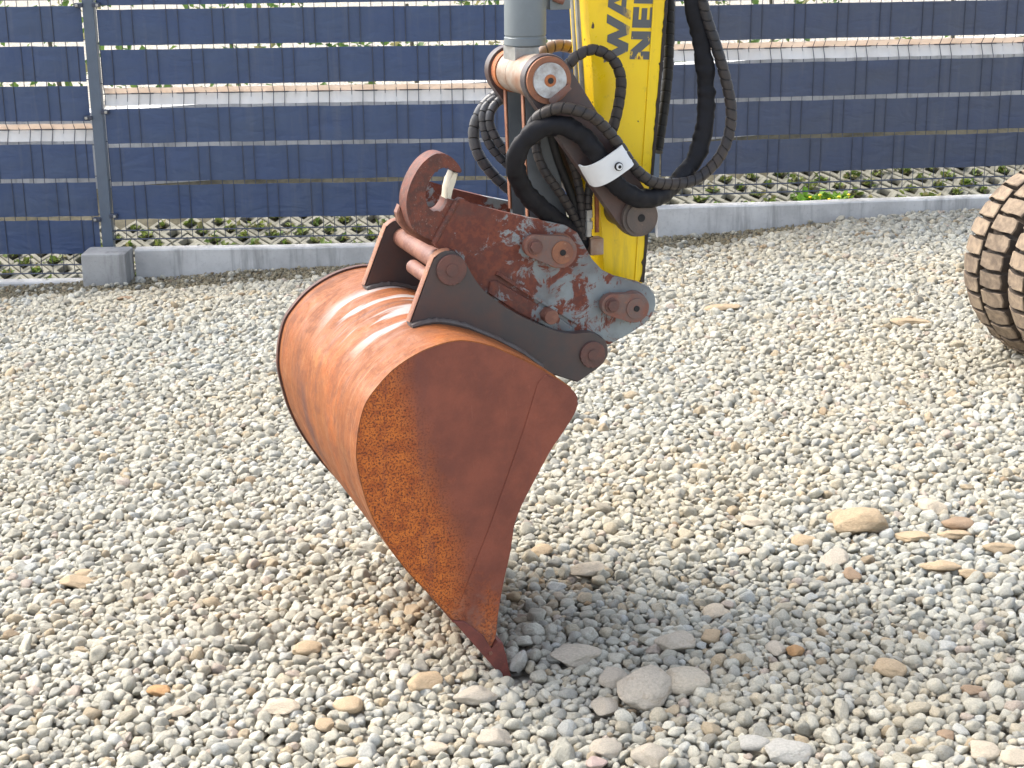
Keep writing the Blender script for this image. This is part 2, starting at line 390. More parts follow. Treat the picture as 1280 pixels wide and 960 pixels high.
MAT = dict(
    shell=m_shell(), face=m_face(), coupler=m_coupler(), yellow=m_yellow(), letter=m_letter(),
    blade=m_rust('dark_red_rust_edge', (0.20, 0.055, 0.04), (0.13, 0.04, 0.032), (0.28, 0.09, 0.05)),
    rim=m_rust('dark_rim_rust', (0.12, 0.05, 0.035), (0.07, 0.035, 0.03), (0.22, 0.09, 0.05)),
    hook=m_rust('pitted_brown_rust', (0.17, 0.05, 0.03), (0.085, 0.036, 0.028), (0.33, 0.2, 0.15), sc=60),
    pin=m_rust('rusty_pin', (0.25, 0.115, 0.075), (0.16, 0.068, 0.048), (0.38, 0.23, 0.15), rough=0.5),
    darkpin=m_rust('brown_pin_head', (0.15, 0.065, 0.05), (0.10, 0.055, 0.047), (0.21, 0.10, 0.07), rough=0.55),
    orange=m_rust('orange_rust', (0.46, 0.16, 0.05), (0.28, 0.09, 0.04), (0.48, 0.30, 0.18), rough=0.6, sc=20),
    boss=m_rust('dark_grey_brown_boss', (0.115, 0.085, 0.07), (0.085, 0.07, 0.062), (0.17, 0.12, 0.09), rough=0.5),
    copper=m_rust('copper_rust', (0.29, 0.12, 0.06), (0.19, 0.08, 0.05), (0.40, 0.25, 0.16), rough=0.55, sc=25),
    chip=m_rust('black_chipped_edge', (0.035, 0.025, 0.02), (0.02, 0.017, 0.016), (0.10, 0.05, 0.03)),
    weldg=m_plain('dull_weld', (0.105, 0.095, 0.09), 0.55, 0, 0.4, 50, 0.4, col2=(0.075, 0.055, 0.048)),
    lug=m_rust('lug_rust', (0.21, 0.085, 0.058), (0.155, 0.105, 0.09), (0.34, 0.12, 0.045), rough=0.6, sc=35),
    edge=m_rust('rusty_or_lit_edge', (0.34, 0.16, 0.09), (0.22, 0.09, 0.055), (0.48, 0.34, 0.25), rough=0.55),  # rust on the link plates; on the ears, sunlight put into the colour
    charcoal=m_plain('charcoal_steel', (0.046, 0.043, 0.046), 0.42, 0.0, col2=(0.088, 0.048, 0.040), scale=18),
    grey=m_plain('grey_machine_paint', (0.165, 0.195, 0.21), 0.38, 0, 0.15, 25, 0.05),
    greydark=m_plain('dull_grey_paint', (0.12, 0.135, 0.145), 0.5, 0, 0.3, 25),
    cream=m_plain('worn_cream_metal', (0.36, 0.33, 0.28), 0.45, 0.2, col2=(0.24, 0.115, 0.06), scale=22, bump=0.3),
    zinc=m_plain('pitted_zinc', (0.50, 0.53, 0.55), 0.42, 0.4, 0.5, 60, 0.5, col2=(0.22, 0.19, 0.17)),
    steel=m_plain('dull_steel', (0.42, 0.42, 0.40), 0.4, 0.6, 0.3, 60),
    hose=m_plain('spiral_guard_grey', (0.026, 0.025, 0.027), 0.45, 0, 0.3, 40, 0.3, col2=(0.05, 0.04, 0.034), spec=0.3),
    hosein=m_plain('hose_rubber', (0.008, 0.008, 0.008), 0.6, 0, 0.2, 50),
    hose_skylit=m_plain('spiral_guard_skylit', (0.085, 0.087, 0.094), 0.4, 0, 0.5, 40, 0.3),  # paler copy of the guard: sky and sun light put into the colour
    hosebrown=m_plain('hose_brown', (0.20, 0.12, 0.07), 0.5, 0, 0.3, 40),
    sleeve=m_plain('black_sleeve', (0.010, 0.010, 0.013), 0.6, 0, 0.35, 30, 0.4, spec=0.22),
    clampw=m_plain('white_clamp', (0.66, 0.68, 0.69), 0.4, 0, 0.08, 30, 0.05),
    black=m_plain('black_rubber', (0.016, 0.015, 0.015), 0.75, 0, 0.3, 60), groove=m_plain('dusty_groove_rubber', (0.034, 0.029, 0.025), 0.85, 0, 0.3, 30, 0.4, col2=(0.085, 0.062, 0.044)),
    dust=m_plain('dusty_tread', (0.31, 0.24, 0.17), 0.9, 0, col2=(0.14, 0.11, 0.085), scale=45, bump=0.7, spec=0.15),
    slat=m_slat(), slat2=m_slat('grey_reflection_slat', (0.060, 0.074, 0.112), (0.052, 0.070, 0.125)), wire=m_plain('dark_coated_wire', (0.045, 0.055, 0.085), 0.4, 0, 0.2, 20, 0),  # second slat colour: same slats, a greyer reflection put into the base colour
    post=m_plain('coated_post', (0.095, 0.125, 0.17), 0.4, 0, 0.15, 15, 0.05),
    strip=m_white_strip(), strip2=m_white_strip('peach_tinted_strip', (0.86, 0.77, 0.69), (0.83, 0.73, 0.64)), concrete=m_concrete('kerb_concrete', (0.60, 0.595, 0.575)), concrete2=m_concrete('block_concrete', (0.42, 0.42, 0.41)),
    paver=m_concrete('paver_concrete', (0.34, 0.33, 0.27)), wallw=m_concrete('white_render', (0.80, 0.79, 0.76)),
    stone=m_stone('gravel_stone'), ground=m_ground(),
    soil=m_plain('dark_soil', (0.16, 0.145, 0.095), 0.95, 0, 0.5, 30, 0.6), 
    leaf=m_leaf('weed_leaf', (0.11, 0.19, 0.035), (0.20, 0.24, 0.06)), weed=m_leaf('dandelion_leaf', (0.14, 0.30, 0.03), (0.24, 0.38, 0.05)), hedge=m_leaf('hedge_leaf', (0.06, 0.13, 0.03), (0.16, 0.25, 0.06)),
    drygrass=m_leaf('dry_leaf', (0.30, 0.27, 0.12), (0.22, 0.22, 0.10)),
    flower=m_plain('yellow_petal', (0.85, 0.62, 0.01), 0.6, 0, 0.1, 50, 0), latch=m_plain('cream_latch', (0.72, 0.66, 0.52), 0.45, 0.1, 0.2, 40),
)

# ================================================================== SETTING
FENCE0 = np.array([-1.84, 7.20]); A1, A2 = R_(2), R_(7)
d0 = np.array([1.0, 0.0]); d1 = np.array([math.cos(A1), math.sin(A1)]); d2 = np.array([math.cos(A2), math.sin(A2)])
FENCE1 = FENCE0 + 2.5*d1
def fence_y(x):
    if x < FENCE0[0]: return FENCE0[1]
    if x < FENCE1[0]: return FENCE0[1] + (x-FENCE0[0])*math.tan(A1)
    return FENCE1[1] + (x-FENCE1[0])*math.tan(A2)
KERB_OFF = 0.075          # kerb face in front of the fence line

# ground: fine in the yard, then out to the horizon
xs = [-200, -60, -15] + list(np.arange(-5, 5.01, 0.1)) + [15, 60, 200]
ys = [-200, -40, -8] + list(np.arange(0, 7.31, 0.1)) + [7.6, 9.5, 15, 60, 250]
gv = [(x, y, gz(max(-5, min(5, x)), min(y, 7.4)) - 0.02) for y in ys for x in xs]; nx = len(xs)
gf = [(j*nx+i, j*nx+i+1, (j+1)*nx+i+1, (j+1)*nx+i) for j in range(len(ys)-1) for i in range(nx-1)]
setp(pyobj('ground', gv, gf, MAT['ground'], smooth=180), kind='structure')

# ---- gravel: stone prototypes, instanced by geometry nodes as one piece of stuff
rng = np.random.default_rng(7); random.seed(7)
def stone_mesh(name, seed, sub=3, rough=0.30, cuts=9, mat=None):
    bm = NB(); bmesh.ops.create_icosphere(bm, subdivisions=sub, radius=1.0)
    r = random.Random(seed); off = Vector((r.uniform(-50, 50), r.uniform(-50, 50), r.uniform(-50, 50)))
    pls_ = []
    for _ in range(cuts):
        v = Vector((r.gauss(0, 1), r.gauss(0, 1), r.gauss(0, 1))).normalized(); pls_.append((v, r.uniform(0.58, 0.9)))
    for v in bm.verts:
        p = v.co.copy()
        for q, d in pls_:
            e = p.dot(q)-d
            if e > 0: p -= q*e*0.85
        p *= 1 + rough*mnoise.noise(p*1.1+off) + rough*0.35*mnoise.noise(p*2.7+off)
        v.co = p
    me = bpy.data.meshes.new(name); bm.to_mesh(me); bm.free()
    me.polygons.foreach_set('use_smooth', [True]*len(me.polygons))
    if mat: me.materials.append(mat)
    return me
proto = bpy.data.collections.new('stone_shapes')
for k in range(16):
    proto.objects.link(bpy.data.objects.new('pebble_shape_%02d' % k, stone_mesh('pebble', 100+k, mat=MAT['stone'])))

PAL = [((0.60, 0.565, 0.485), 30), ((0.53, 0.495, 0.42), 24), ((0.67, 0.635, 0.55), 20), ((0.46, 0.44, 0.395), 12),
       ((0.57, 0.50, 0.39), 9), ((0.52, 0.42, 0.30), 3.0), ((0.54, 0.45, 0.385), 2.0), ((0.36, 0.33, 0.28), 1.2), ((0.42, 0.32, 0.22), 0.6), ((0.60, 0.59, 0.555), 8)]
pw = np.array([w for _, w in PAL]); pw /= pw.sum(); pc = np.array([c for c, _ in PAL])

# bigger stones seen one by one in the photograph: pixel, width px, height px, colour, label, turn
TAN = (0.56, 0.43, 0.28); CREAM = (0.64, 0.55, 0.42); GREYB = (0.58, 0.515, 0.415); BROWN = (0.42, 0.30, 0.20); GREY = (0.55, 0.53, 0.475); ORANGE = (0.55, 0.33, 0.16); PINK = (0.56, 0.43, 0.38)
TANL = 'tan sandstone pebble lying among pale grey gravel'
GREYL = 'smooth beige grey stone, larger than the gravel around it'
CREAML = 'pale cream stone resting on the grey gravel'
BROWNL = 'brown stone, darker than the pale gravel around it'
BIG = [
 (1075,662,64,38,TAN,'largest tan sandstone lump, a smaller tan stone leaning against it',5), (1049,652,32,22,TAN,'small tan stone leaning against the largest tan sandstone lump',0),
 (1165,640,30,22,CREAM,'round pale cream pebble near the largest tan sandstone lump',20), (1197,659,34,20,BROWN,'brown stone lying on a flat tan stone',-10), (1193,671,36,15,TAN,'flat tan stone under a brown stone',-10), (1140,675,42,16,TAN,TANL,-5),
 (1250,687,40,14,TAN,TANL,-8), (1175,711,42,20,TAN,'blocky tan stone with a squared end in the gravel',0), (1215,719,30,14,TAN,'flat tan pebble beside the blocky tan stone',-5),
 (1005,680,28,17,TAN,'tan oval pebble beside the largest tan sandstone lump',10), (1042,702,32,26,GREYB,'upright beige stone between the largest tan lump and a small brown pebble',-30), (1065,719,20,16,BROWN,'small brown pebble beside an upright beige stone',0), (927,691,26,13,CREAM,CREAML,0),
 (940,655,30,15,CREAM,CREAML,0), (735,717,46,24,CREAM,'large cream pebble beside the rusty bucket, ochre on one end',30), (677,691,26,17,TAN,'squarish tan pebble beside the rusty bucket mouth',0),
 (895,766,30,19,CREAM,CREAML,10), (845,808,44,32,GREYB,'broad grey stone with tan face behind the two largest rounded stones',10), (889,797,26,18,TAN,'tan pebble touching the broad grey stone with tan face',-10),
 (971,812,23,20,GREYB,'beige grey stone touching a small orange brown pebble',0), (994,815,20,16,ORANGE,'small orange brown pebble touching a beige grey stone',0),
 (805,870,60,50,GREYB,'large smooth egg shaped grey brown stone lying flat',-35), (856,857,56,38,(0.64,0.57,0.45),'large smooth oval beige stone touching the grey brown one',15),
 (767,852,34,28,GREYB,'beige stone tucked against the large egg shaped grey brown stone',0), (718,824,56,28,GREYB,'long flat grey stone near the bucket tip',-10), (757,887,30,28,GREYB,'tilted brownish grey stone below the large egg shaped stone',40),
 (1112,841,38,28,TAN,'angular tan and white stone standing proud of gravel',0), (1212,864,28,14,BROWN,BROWNL,0), (1182,920,20,26,BROWN,BROWNL,0),
 (1230,942,40,24,CREAM,CREAML,-15), (1271,950,34,22,CREAM,CREAML,0), (985,946,52,32,GREY,'wide pale grey stone, widest of the plain grey ones',-15), (940,931,42,20,GREY,'tilted flat grey stone beside the wide pale grey stone',-20),
 (812,950,40,32,GREYB,GREYL,0), (758,940,34,26,GREYB,GREYL,-30), (745,956,24,20,PINK,'pinkish stone half buried in grey gravel',0),
 (95,731,38,17,TAN,TANL,15), (106,717,24,10,TAN,'small flat tan pebble beside a longer tan one',0), (200,867,28,16,ORANGE,'orange tan pebble, flat topped, among the pale gravel',0), (223,891,30,15,CREAM,CREAML,5),
 (352,887,40,22,CREAM,'long oval cream stone with rounded ends in the gravel',0), (437,885,34,30,TAN,'tilted tan stone, pointed at one end, among grey gravel',50), (382,815,40,22,TAN,'tan pebble split by dark cracks among grey gravel',20), (532,855,36,40,TAN,'tan triangular stone standing up near the bucket tip',-50),
 (595,874,50,26,GREYB,'flat grey slab of stone in front of the bucket tip',5), (620,926,42,24,GREYB,'rounded beige grey stone beyond the flat grey slab',0), (517,764,22,17,TAN,'tan pebble under the lower edge of the rusty bucket',10), (435,956,28,16,TAN,TANL,0),
 (407,907,22,18,TAN,'small tan pebble between a cream stone and a tilted tan one',0), (545,936,30,16,CREAM,CREAML,30), (648,838,17,34,GREY,'pale elongated stone standing upright against the bucket tip',70),
 (905,385,46,11,TAN,'long flat peach coloured stone in pale gravel',4), (1137,405,50,13,TAN,'wedge shaped tan flat stone in pale gravel',-6), (155,347+25,18,8,BROWN,'brown stone at the edge of the grit near the concrete block',0)]
big_xy = []
proto_used = 0
for i, (px, py, w, h, colr, lab, turn) in enumerate(BIG):
    g = ground_px(px, py, 0.006); Z = float((g-C0) @ _fw); s = Z/F_PX
    a = w*s/2*1.08; phi = math.atan2(CAM_H, g[1])
    hz = h*s/2
    # apparent height = depth*sin(phi) and thickness*cos(phi) together
    th = min(hz*0.72, a*0.5); dp = max(0.55*a, math.sqrt(max(1e-6, hz*hz-(th*math.cos(phi))**2))/math.sin(phi)); dp = min(dp, 1.35*a)
    me = stone_mesh('big_stone', 900+i, sub=4, rough=0.20, cuts=3 if 'smooth' in lab else 9, mat=m_stone('stone_%s' % i, False, tuple(c*(0.95+0.1*((i*37) % 11)/10) for c in colr)))
    o = link('stone', me)
    o.scale = (a*1.06, dp, th*1.1)
    zc = gz(g[0], g[1])+th*0.72+0.003
    o.location = (g[0], g[1], zc)
    o.rotation_euler = (R_(random.uniform(-8, 8)), R_(-turn if abs(turn) > 60 else random.uniform(-6, 6)), R_(turn*0.6 if abs(turn) <= 60 else 10))
    if abs(turn) > 60:
        o.scale = (hz*1.05, a*0.9, a*1.0); o.location.z = gz(g[0], g[1])+hz*0.75
    setp(o, lab, 'stone')
    if sum(1 for b in BIG if b[5] == lab) > 1: o['group'] = {TANL: 'tan pebbles in the gravel', GREYL: 'larger beige grey stones in the gravel', CREAML: 'cream stones in the gravel', BROWNL: 'brown stones in the gravel'}[lab]
    big_xy.append((g[0], g[1], max(a, dp)*0.85))

big_xy.append((float(P0[0])+0.006, float(P0[1])-0.028, 0.028))     # stones pushed aside by the tip
def in_yard(x, y):
    half = 0.42*y+0.75
    return abs(x) < half and y < fence_y(x)-KERB_OFF-0.004
def grit_w(x):
    return 0.05+0.31*(1-sstep(0.7, 1.7, x))+0.07*mnoise.noise(Vector((x*2.3, 0, 0)))+0.04*mnoise.noise(Vector((x*9, 4, 0)))
def throw(n, rmean, rsig, rmin, rmax, k, seed, ymin=2.0, ymax=7.4, strip=False):
    r = np.random.default_rng(seed)
    rad = np.clip(np.exp(r.normal(math.log(rmean), rsig, n)), rmin, rmax); rad = np.sort(rad)[::-1]
    cell = 0.05; grid = {}; out = []
    ysamp = ymin+(ymax-ymin)*r.random(n)
    if not strip: ysamp = np.sqrt(ymin**2+(ymax**2-ymin**2)*r.random(n))
    u = r.random(n)*2-1
    for (bx, by, br) in big_xy:
        grid.setdefault((int(bx//cell), int(by//cell)), []).append((bx, by, br))
    for q in range(n):
        y = ysamp[q]; x = u[q]*(0.42*y+0.75)
        if not in_yard(x, y): continue
        if strip:
            dd = fence_y(x)-KERB_OFF-y
            if dd > grit_w(x)+0.06: continue
        ri = rad[q]; ci, cj = int(x//cell), int(y//cell); ok = True
        for a in (ci-1, ci, ci+1):
            for b in (cj-1, cj, cj+1):
                for (xx, yy, rr) in grid.get((a, b), ()):
                    s_ = (rr+ri)*k
                    if (xx-x)**2+(yy-y)**2 < s_*s_: ok = False; break
                if not ok: break
            if not ok: break
        if ok:
            grid.setdefault((ci, cj), []).append((x, y, ri)); out.append((x, y, ri))
    return out
top = throw(420000, 0.0089, 0.30, 0.0050, 0.023, 0.70, 1)
low = throw(130000, 0.0105, 0.2, 0.0075, 0.018, 0.82, 2)
grit = throw(60000, 0.0058, 0.30, 0.003, 0.011, 0.72, 3, ymin=6.6, ymax=7.55, strip=True)
RUSTY = [(*ground_px(520, 765)[:2], 0.22), (*ground_px(665, 745)[:2], 0.16)]      # stones stained by rust from the bucket
pos, rot, scl, idx, colr = [], [], [], [], []
def add_stones(lst, zoff, tilt, kind):
    n = len(lst); r = np.random.default_rng(len(lst))
    for (x, y, ri) in lst:
        edge = fence_y(x)-KERB_OFF-y
        if kind != 'grit' and edge < grit_w(x) and r.random() < 0.965: continue
        ax = r.uniform(0.95, 1.32); ay = r.uniform(0.8, 1.02); az = r.uniform(0.55, 0.92)
        pos.append((x, y, gz(x, y)+zoff+ri*r.uniform(0.1, 0.55)))
        rot.append((r.normal(0, tilt), r.normal(0, tilt), r.uniform(0, 6.283)))
        scl.append((ri*ax, ri*ay, ri*az)); idx.append(int(r.integers(0, 16)))
        c = pc[r.choice(len(pc), p=pw)]*r.uniform(0.88, 1.10)
        patch = mnoise.noise(Vector((x*1.3+9, y*1.3, 0)))
        c = c*(np.array([0.985, 1.0, 0.965])+np.array([0.05, 0.0, -0.07])*patch)
        for (qx, qy, qr) in RUSTY:
            if (x-qx)**2+(y-qy)**2 < qr*qr*r.uniform(0.2, 1.0) and r.random() < 0.4: c = c*np.array([0.92, 0.80, 0.68])
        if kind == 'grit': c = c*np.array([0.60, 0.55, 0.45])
        colr.append((*np.clip(c, 0.02, 0.72), 1.0))
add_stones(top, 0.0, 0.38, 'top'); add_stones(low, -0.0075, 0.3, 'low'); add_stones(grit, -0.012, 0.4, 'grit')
gm = bpy.data.meshes.new('gravel'); gm.from_pydata(pos, [], [])
def attr(name, typ, data, key, n):
    a = gm.attributes.new(name, typ, 'POINT'); a.data.foreach_set(key, np.array(data, dtype=np.int32 if typ == 'INT' else np.float32).ravel())
attr('rot', 'FLOAT_VECTOR', rot, 'vector', 3); attr('scl', 'FLOAT_VECTOR', scl, 'vector', 3); attr('idx', 'INT', idx, 'value', 1); attr('col', 'FLOAT_COLOR', colr, 'color', 4)
gm.materials.append(MAT['stone'])
go = link('gravel', gm); setp(go, 'pale grey and cream river gravel covering the whole yard', 'gravel', kind='stuff')
ng = bpy.data.node_groups.new('scatter_gravel', 'GeometryNodeTree')
ng.interface.new_socket('Geometry', in_out='INPUT', socket_type='NodeSocketGeometry'); ng.interface.new_socket('Geometry', in_out='OUTPUT', socket_type='NodeSocketGeometry')
gi = ng.nodes.new('NodeGroupInput'); gout = ng.nodes.new('NodeGroupOutput')
ci = ng.nodes.new('GeometryNodeCollectionInfo'); ci.inputs['Collection'].default_value = proto
ci.inputs['Separate Children'].default_value = True; ci.inputs['Reset Children'].default_value = True
ip = ng.nodes.new('GeometryNodeInstanceOnPoints'); ip.inputs['Pick Instance'].default_value = True
def na(name, dt):
    nd = ng.nodes.new('GeometryNodeInputNamedAttribute'); nd.data_type = dt; nd.inputs['Name'].default_value = name
    return [s for s in nd.outputs if s.enabled and s.name == 'Attribute'][0]
ng.links.new(gi.outputs[0], ip.inputs['Points']); ng.links.new(ci.outputs[0], ip.inputs['Instance'])
ng.links.new(na('idx', 'INT'), ip.inputs['Instance Index'])
e2r = ng.nodes.new('FunctionNodeEulerToRotation'); ng.links.new(na('rot', 'FLOAT_VECTOR'), e2r.inputs[0]); ng.links.new(e2r.outputs[0], ip.inputs['Rotation'])
ng.links.new(na('scl', 'FLOAT_VECTOR'), ip.inputs['Scale']); ng.links.new(ip.outputs[0], gout.inputs[0])
md = go.modifiers.new('scatter', 'NODES'); md.node_group = ng
print('stones', len(pos))

# ================================================================== FENCE
ZB = {0: -0.030, 1: 0.1255, 2: 0.2835}     # lower edge of the lowest slat of each panel
PIT = 0.1735
def frame_mat(O, d):
    return lambda s, off, z: (float(O[0]+d[0]*s-d[1]*off), float(O[1]+d[1]*s+d[0]*off), z)      # off > 0: behind the fence
def zrows(zb):
    r = [zb+PIT*k for k in range(4)]; v0 = r[-1]; v1 = v0+0.085
    return r, (v0, v0+0.052, v1), [v1+PIT*k for k in range(4)]
def make_panel(k, O, d, L, label):
    root = empty('slat_fence', (float(O[0]+d[0]*L/2), float(O[1]+d[1]*L/2), ZB[k]-0.125)); loc = Vector(root.location)
    f0 = frame_mat(O, d); f = lambda s, o, z: tuple(Vector(f0(s, o, z))-loc)
    zb = ZB[k]; lowr, v, upr = zrows(zb); s0, s1 = 0.035, L-0.035
    row = 0
    for base in (lowr, upr):
        for z0 in base[:-1]:
            n = 210; vv = []; ff = []; row += 1
            h0, h1 = z0+0.009, z0+PIT-0.010
            for i in range(n+1):
                s = s0+(s1-s0)*i/n
                ph = s/0.2+0.5*row+0.13*k
                of = -0.0042*math.tanh(1.8*math.cos(2*math.pi*ph))
                sag = 0.0032*mnoise.noise(Vector((s*3, row*7.0, k*3.0)))+0.0012*mnoise.noise(Vector((s*11, row*3.0, k)))
                for (zz, dd) in ((h0+sag, -0.0006), (h1+sag, -0.0006), (h1+sag, 0.0006), (h0+sag, 0.0006)): vv.append(f(s, of+dd, zz))
            for i in range(n):
                a = i*4; b = a+4
                for q in range(4): ff.append((a+q, b+q, b+(q+1) % 4, a+(q+1) % 4))
            ff += [(0, 1, 2, 3), (n*4+3, n*4+2, n*4+1, n*4)]
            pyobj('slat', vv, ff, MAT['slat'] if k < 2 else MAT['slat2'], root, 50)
    # two narrow strips in the fold of the mesh, upper one tinted peach
    for (za, zb_, oa, ob) in ((v[1]+0.002, v[2]-0.004, 0.034, 0.004), (v[0]+0.004, v[1]-0.001, 0.004, 0.034)):
        vv = []; n = 210
        for i in range(n+1):
            s = s0+(s1-s0)*i/n; w_ = 0.0015*mnoise.noise(Vector((s*5, za*9, k)))
            wv = -0.0055*math.tanh(3.0*math.cos(2*math.pi*(s/0.2+0.3+0.2*k)))
            for (zz, oo) in ((za+w_, oa+wv), (zb_+w_, ob+wv), (zb_+w_, ob+wv+0.0012), (za+w_, oa+wv+0.0012)): vv.append(f(s, oo, zz))
        ff = [(i*4+q, i*4+4+q, i*4+4+(q+1) % 4, i*4+(q+1) % 4) for i in range(n) for q in range(4)]
        pyobj('fold_strip', vv, ff, MAT['strip'] if oa < ob else MAT['strip2'], root, 50)
    bm = NB(); zt = upr[-1]+0.03
    for i in range(int((s1-s0)/0.05)+1):
        s = s0+0.05*i
        path = [(0, zb-0.085), (0, v[0]), (0.030, v[1]), (0, v[2]), (0, zt)]
        tube(bm, [f(s, o, z) for o, z in path], 0.0018, 5, upv=Vector((1, 0, 0)))
    for z in sorted(set([zb-0.082, zb-0.042]+lowr+[v[2]]+upr[1:])):
        dz_, offs = (0, (-0.0055, 0.0055)) if z < zb-0.01 else (0.017, (0.0085,))      # the rails lie behind the slats' lower edges
        if abs(z-v[0]) < 1e-6: dz_ = -0.015
        for o in offs: tube(bm, [f(s0-0.01, o, z+dz_), f(s1+0.01, o, z+dz_)], 0.0023, 5, upv=Vector((0, 0, 1)))
    tube(bm, [f(s0-0.01, 0.035, v[1]), f(s1+0.01, 0.035, v[1])], 0.0026, 5, upv=Vector((0, 0, 1)))
    obj('wire_mesh', bm, MAT['wire'], root, 60)
    setp(root, label, 'fence', 'stepped fence panels on the kerb')
    return root
make_panel(0, FENCE0-2.5*d0, d0, 2.5, 'lowest stepped fence panel of blue slats, ending left of the fence post')
make_panel(1, FENCE0, d1, 2.5, 'blue slat fence panel between the fence post and the yellow arm')
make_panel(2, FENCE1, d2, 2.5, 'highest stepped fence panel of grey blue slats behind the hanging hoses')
def make_post(P, ztop, zbot, zc, label, ang):
    root = empty('fence_post', (float(P[0]), float(P[1]), zbot), ang)
    bm = NB(); box(bm, (0, 0.012, (ztop-zbot)/2), (0.050, 0.045, ztop-zbot), bev=0.004); obj('tube', bm, MAT['post'], root)
    for z, side in zc:
        bm = NB(); box(bm, (side*0.038, -0.010, z-zbot), (0.036, 0.026, 0.020), bev=0.004); c = obj('clamp', bm, MAT['wire'], root)
        bm = NB(); box(bm, (side*0.045, -0.026, z-zbot), (0.012, 0.006, 0.012), bev=0.002); obj('bolt', bm, MAT['steel'], c)
    setp(root, label, 'post', 'fence posts'); return root
make_post(FENCE0+np.array([0, -0.004]), 1.42, -0.20, [(0.625, 1), (0.60, -1), (0.155, 1), (0.14, -1), (1.09, -1), (1.09, 1)], 'grey steel fence post standing on the concrete block', 0)
make_post(FENCE1, 1.58, -0.02, [(0.79, 1), (0.70, -1)], 'grey steel fence post hidden behind the yellow arm', R_(4.5))
# kerbs, block
def kerb(O, d, L, zt, zb, label):
    f0 = frame_mat(O, d); c = Vector(f0(L/2, 0, zb)); bm = NB()
    prof = [(-KERB_OFF, zb), (-KERB_OFF, zt-0.006), (-KERB_OFF+0.006, zt), (-0.006+0.0, zt+0.001), (0.0, zt-0.006), (0.0, zb)]
    n = 50; rings = []
    for i in range(n+1):
        s = L*i/n
        rings.append([bm.verts.new(Vector(f0(s, o+0.0015*mnoise.noise(Vector((s*6, o*20, z*9))), z+(0.003*mnoise.noise(Vector((s*2.2, z, 0))) if z > zb else 0)))-c) for o, z in prof])
    for a, b in zip(rings, rings[1:]):
        for q in range(len(prof)-1): bm.faces.new((a[q], b[q], b[q+1], a[q+1]))
    bm.faces.new(rings[0]); bm.faces.new(rings[-1][::-1])
    bmesh.ops.recalc_face_normals(bm, faces=bm.faces)
    o = obj('concrete_kerb', bm, MAT['concrete']); o.location = c; setp(o, label, 'kerb', 'concrete kerbs under the fence'); return o
kerb(FENCE0-2.5*d0-np.array([0.12, 0]), d0, 2.5, ZB[0]-0.105, -0.42, 'low concrete kerb under the lowest fence panel')
kerb(FENCE0+d1*0.13, d1, 2.36, ZB[1]-0.118, -0.30, 'concrete kerb running from the concrete block to the yellow arm')
kerb(FENCE1+d2*0.008, d2, 2.5, ZB[2]-0.125, -0.15, 'rain streaked concrete kerb under the highest fence panel')
bm = NB(); box(bm, (0, 0, 0), (0.20, 0.17, 0.40), bev=0.012); o = obj('concrete_block', bm, MAT['concrete2'])
o.location = (FENCE0[0]+0.020, 7.085, 0.018-0.20); setp(o, 'squat grey concrete block at the foot of the fence post', 'block')

# ---- bank behind the fence: soil sheet, diamond lattice pavers, weeds, wall, hedge
BANK = R_(24); BL = 0.78
def bank_pt(x, s, n=0.0):          # s along the slope behind the fence, n normal to it
    y = fence_y(x)+0.02+s*math.cos(BANK)-n*math.sin(BANK)
    base = ZB[1]-0.16 + 0.0633*(x-FENCE0[0]-1.25)
    return (x, y, base+s*math.sin(BANK)+n*math.cos(BANK))
bx = np.arange(-4.6, 3.6, 0.2); bs = np.linspace(-0.25, BL+0.4, 8)
bv = [bank_pt(float(x), float(s), -0.035) for s in bs for x in bx]; nb = len(bx)
bank = setp(pyobj('bank', bv, [(j*nb+i, j*nb+i+1, (j+1)*nb+i+1, (j+1)*nb+i) for j in range(len(bs)-1) for i in range(nb-1)], MAT['soil'], smooth=180), kind='structure')
def paver_mesh():
    hw, hh, iw, ih = 0.066, 0.073, 0.036, 0.041; v = []; f = []
    def dia(a, b, z): return [(a, 0, z), (0, b, z), (-a, 0, z), (0, -b, z)]
    for q in (dia(hw, hh, -0.03), dia(hw, hh, -0.004), dia(hw-0.004, hh-0.004, 0), dia(iw+0.004, ih+0.004, 0), dia(iw, ih, -0.005), dia(iw-0.003, ih-0.003, -0.03)): v += q
    for r in range(5):
        for k in range(4): f.append((r*4+k, r*4+(k+1) % 4, r*4+4+(k+1) % 4, r*4+4+k))
    me = bpy.data.meshes.new('paver'); me.from_pydata(v, [], f); me.materials.append(MAT['paver']); return me
pm = paver_mesh(); holes = []
for r in range(6):
    for c in range(48):
        x = -3.35+0.135*c+(0.0675 if r % 2 else 0)
        if x > 3.1: continue
        s = -0.03+0.075*r
        o = link('paver', pm, bank); o.location = Vector(bank_pt(x, s, random.uniform(-0.003, 0.003)))
        o.rotation_euler = (BANK+random.uniform(-.03, .03), -0.063, math.atan2(fence_y(x+.1)-fence_y(x-.1), .2)); holes.append((x, s))
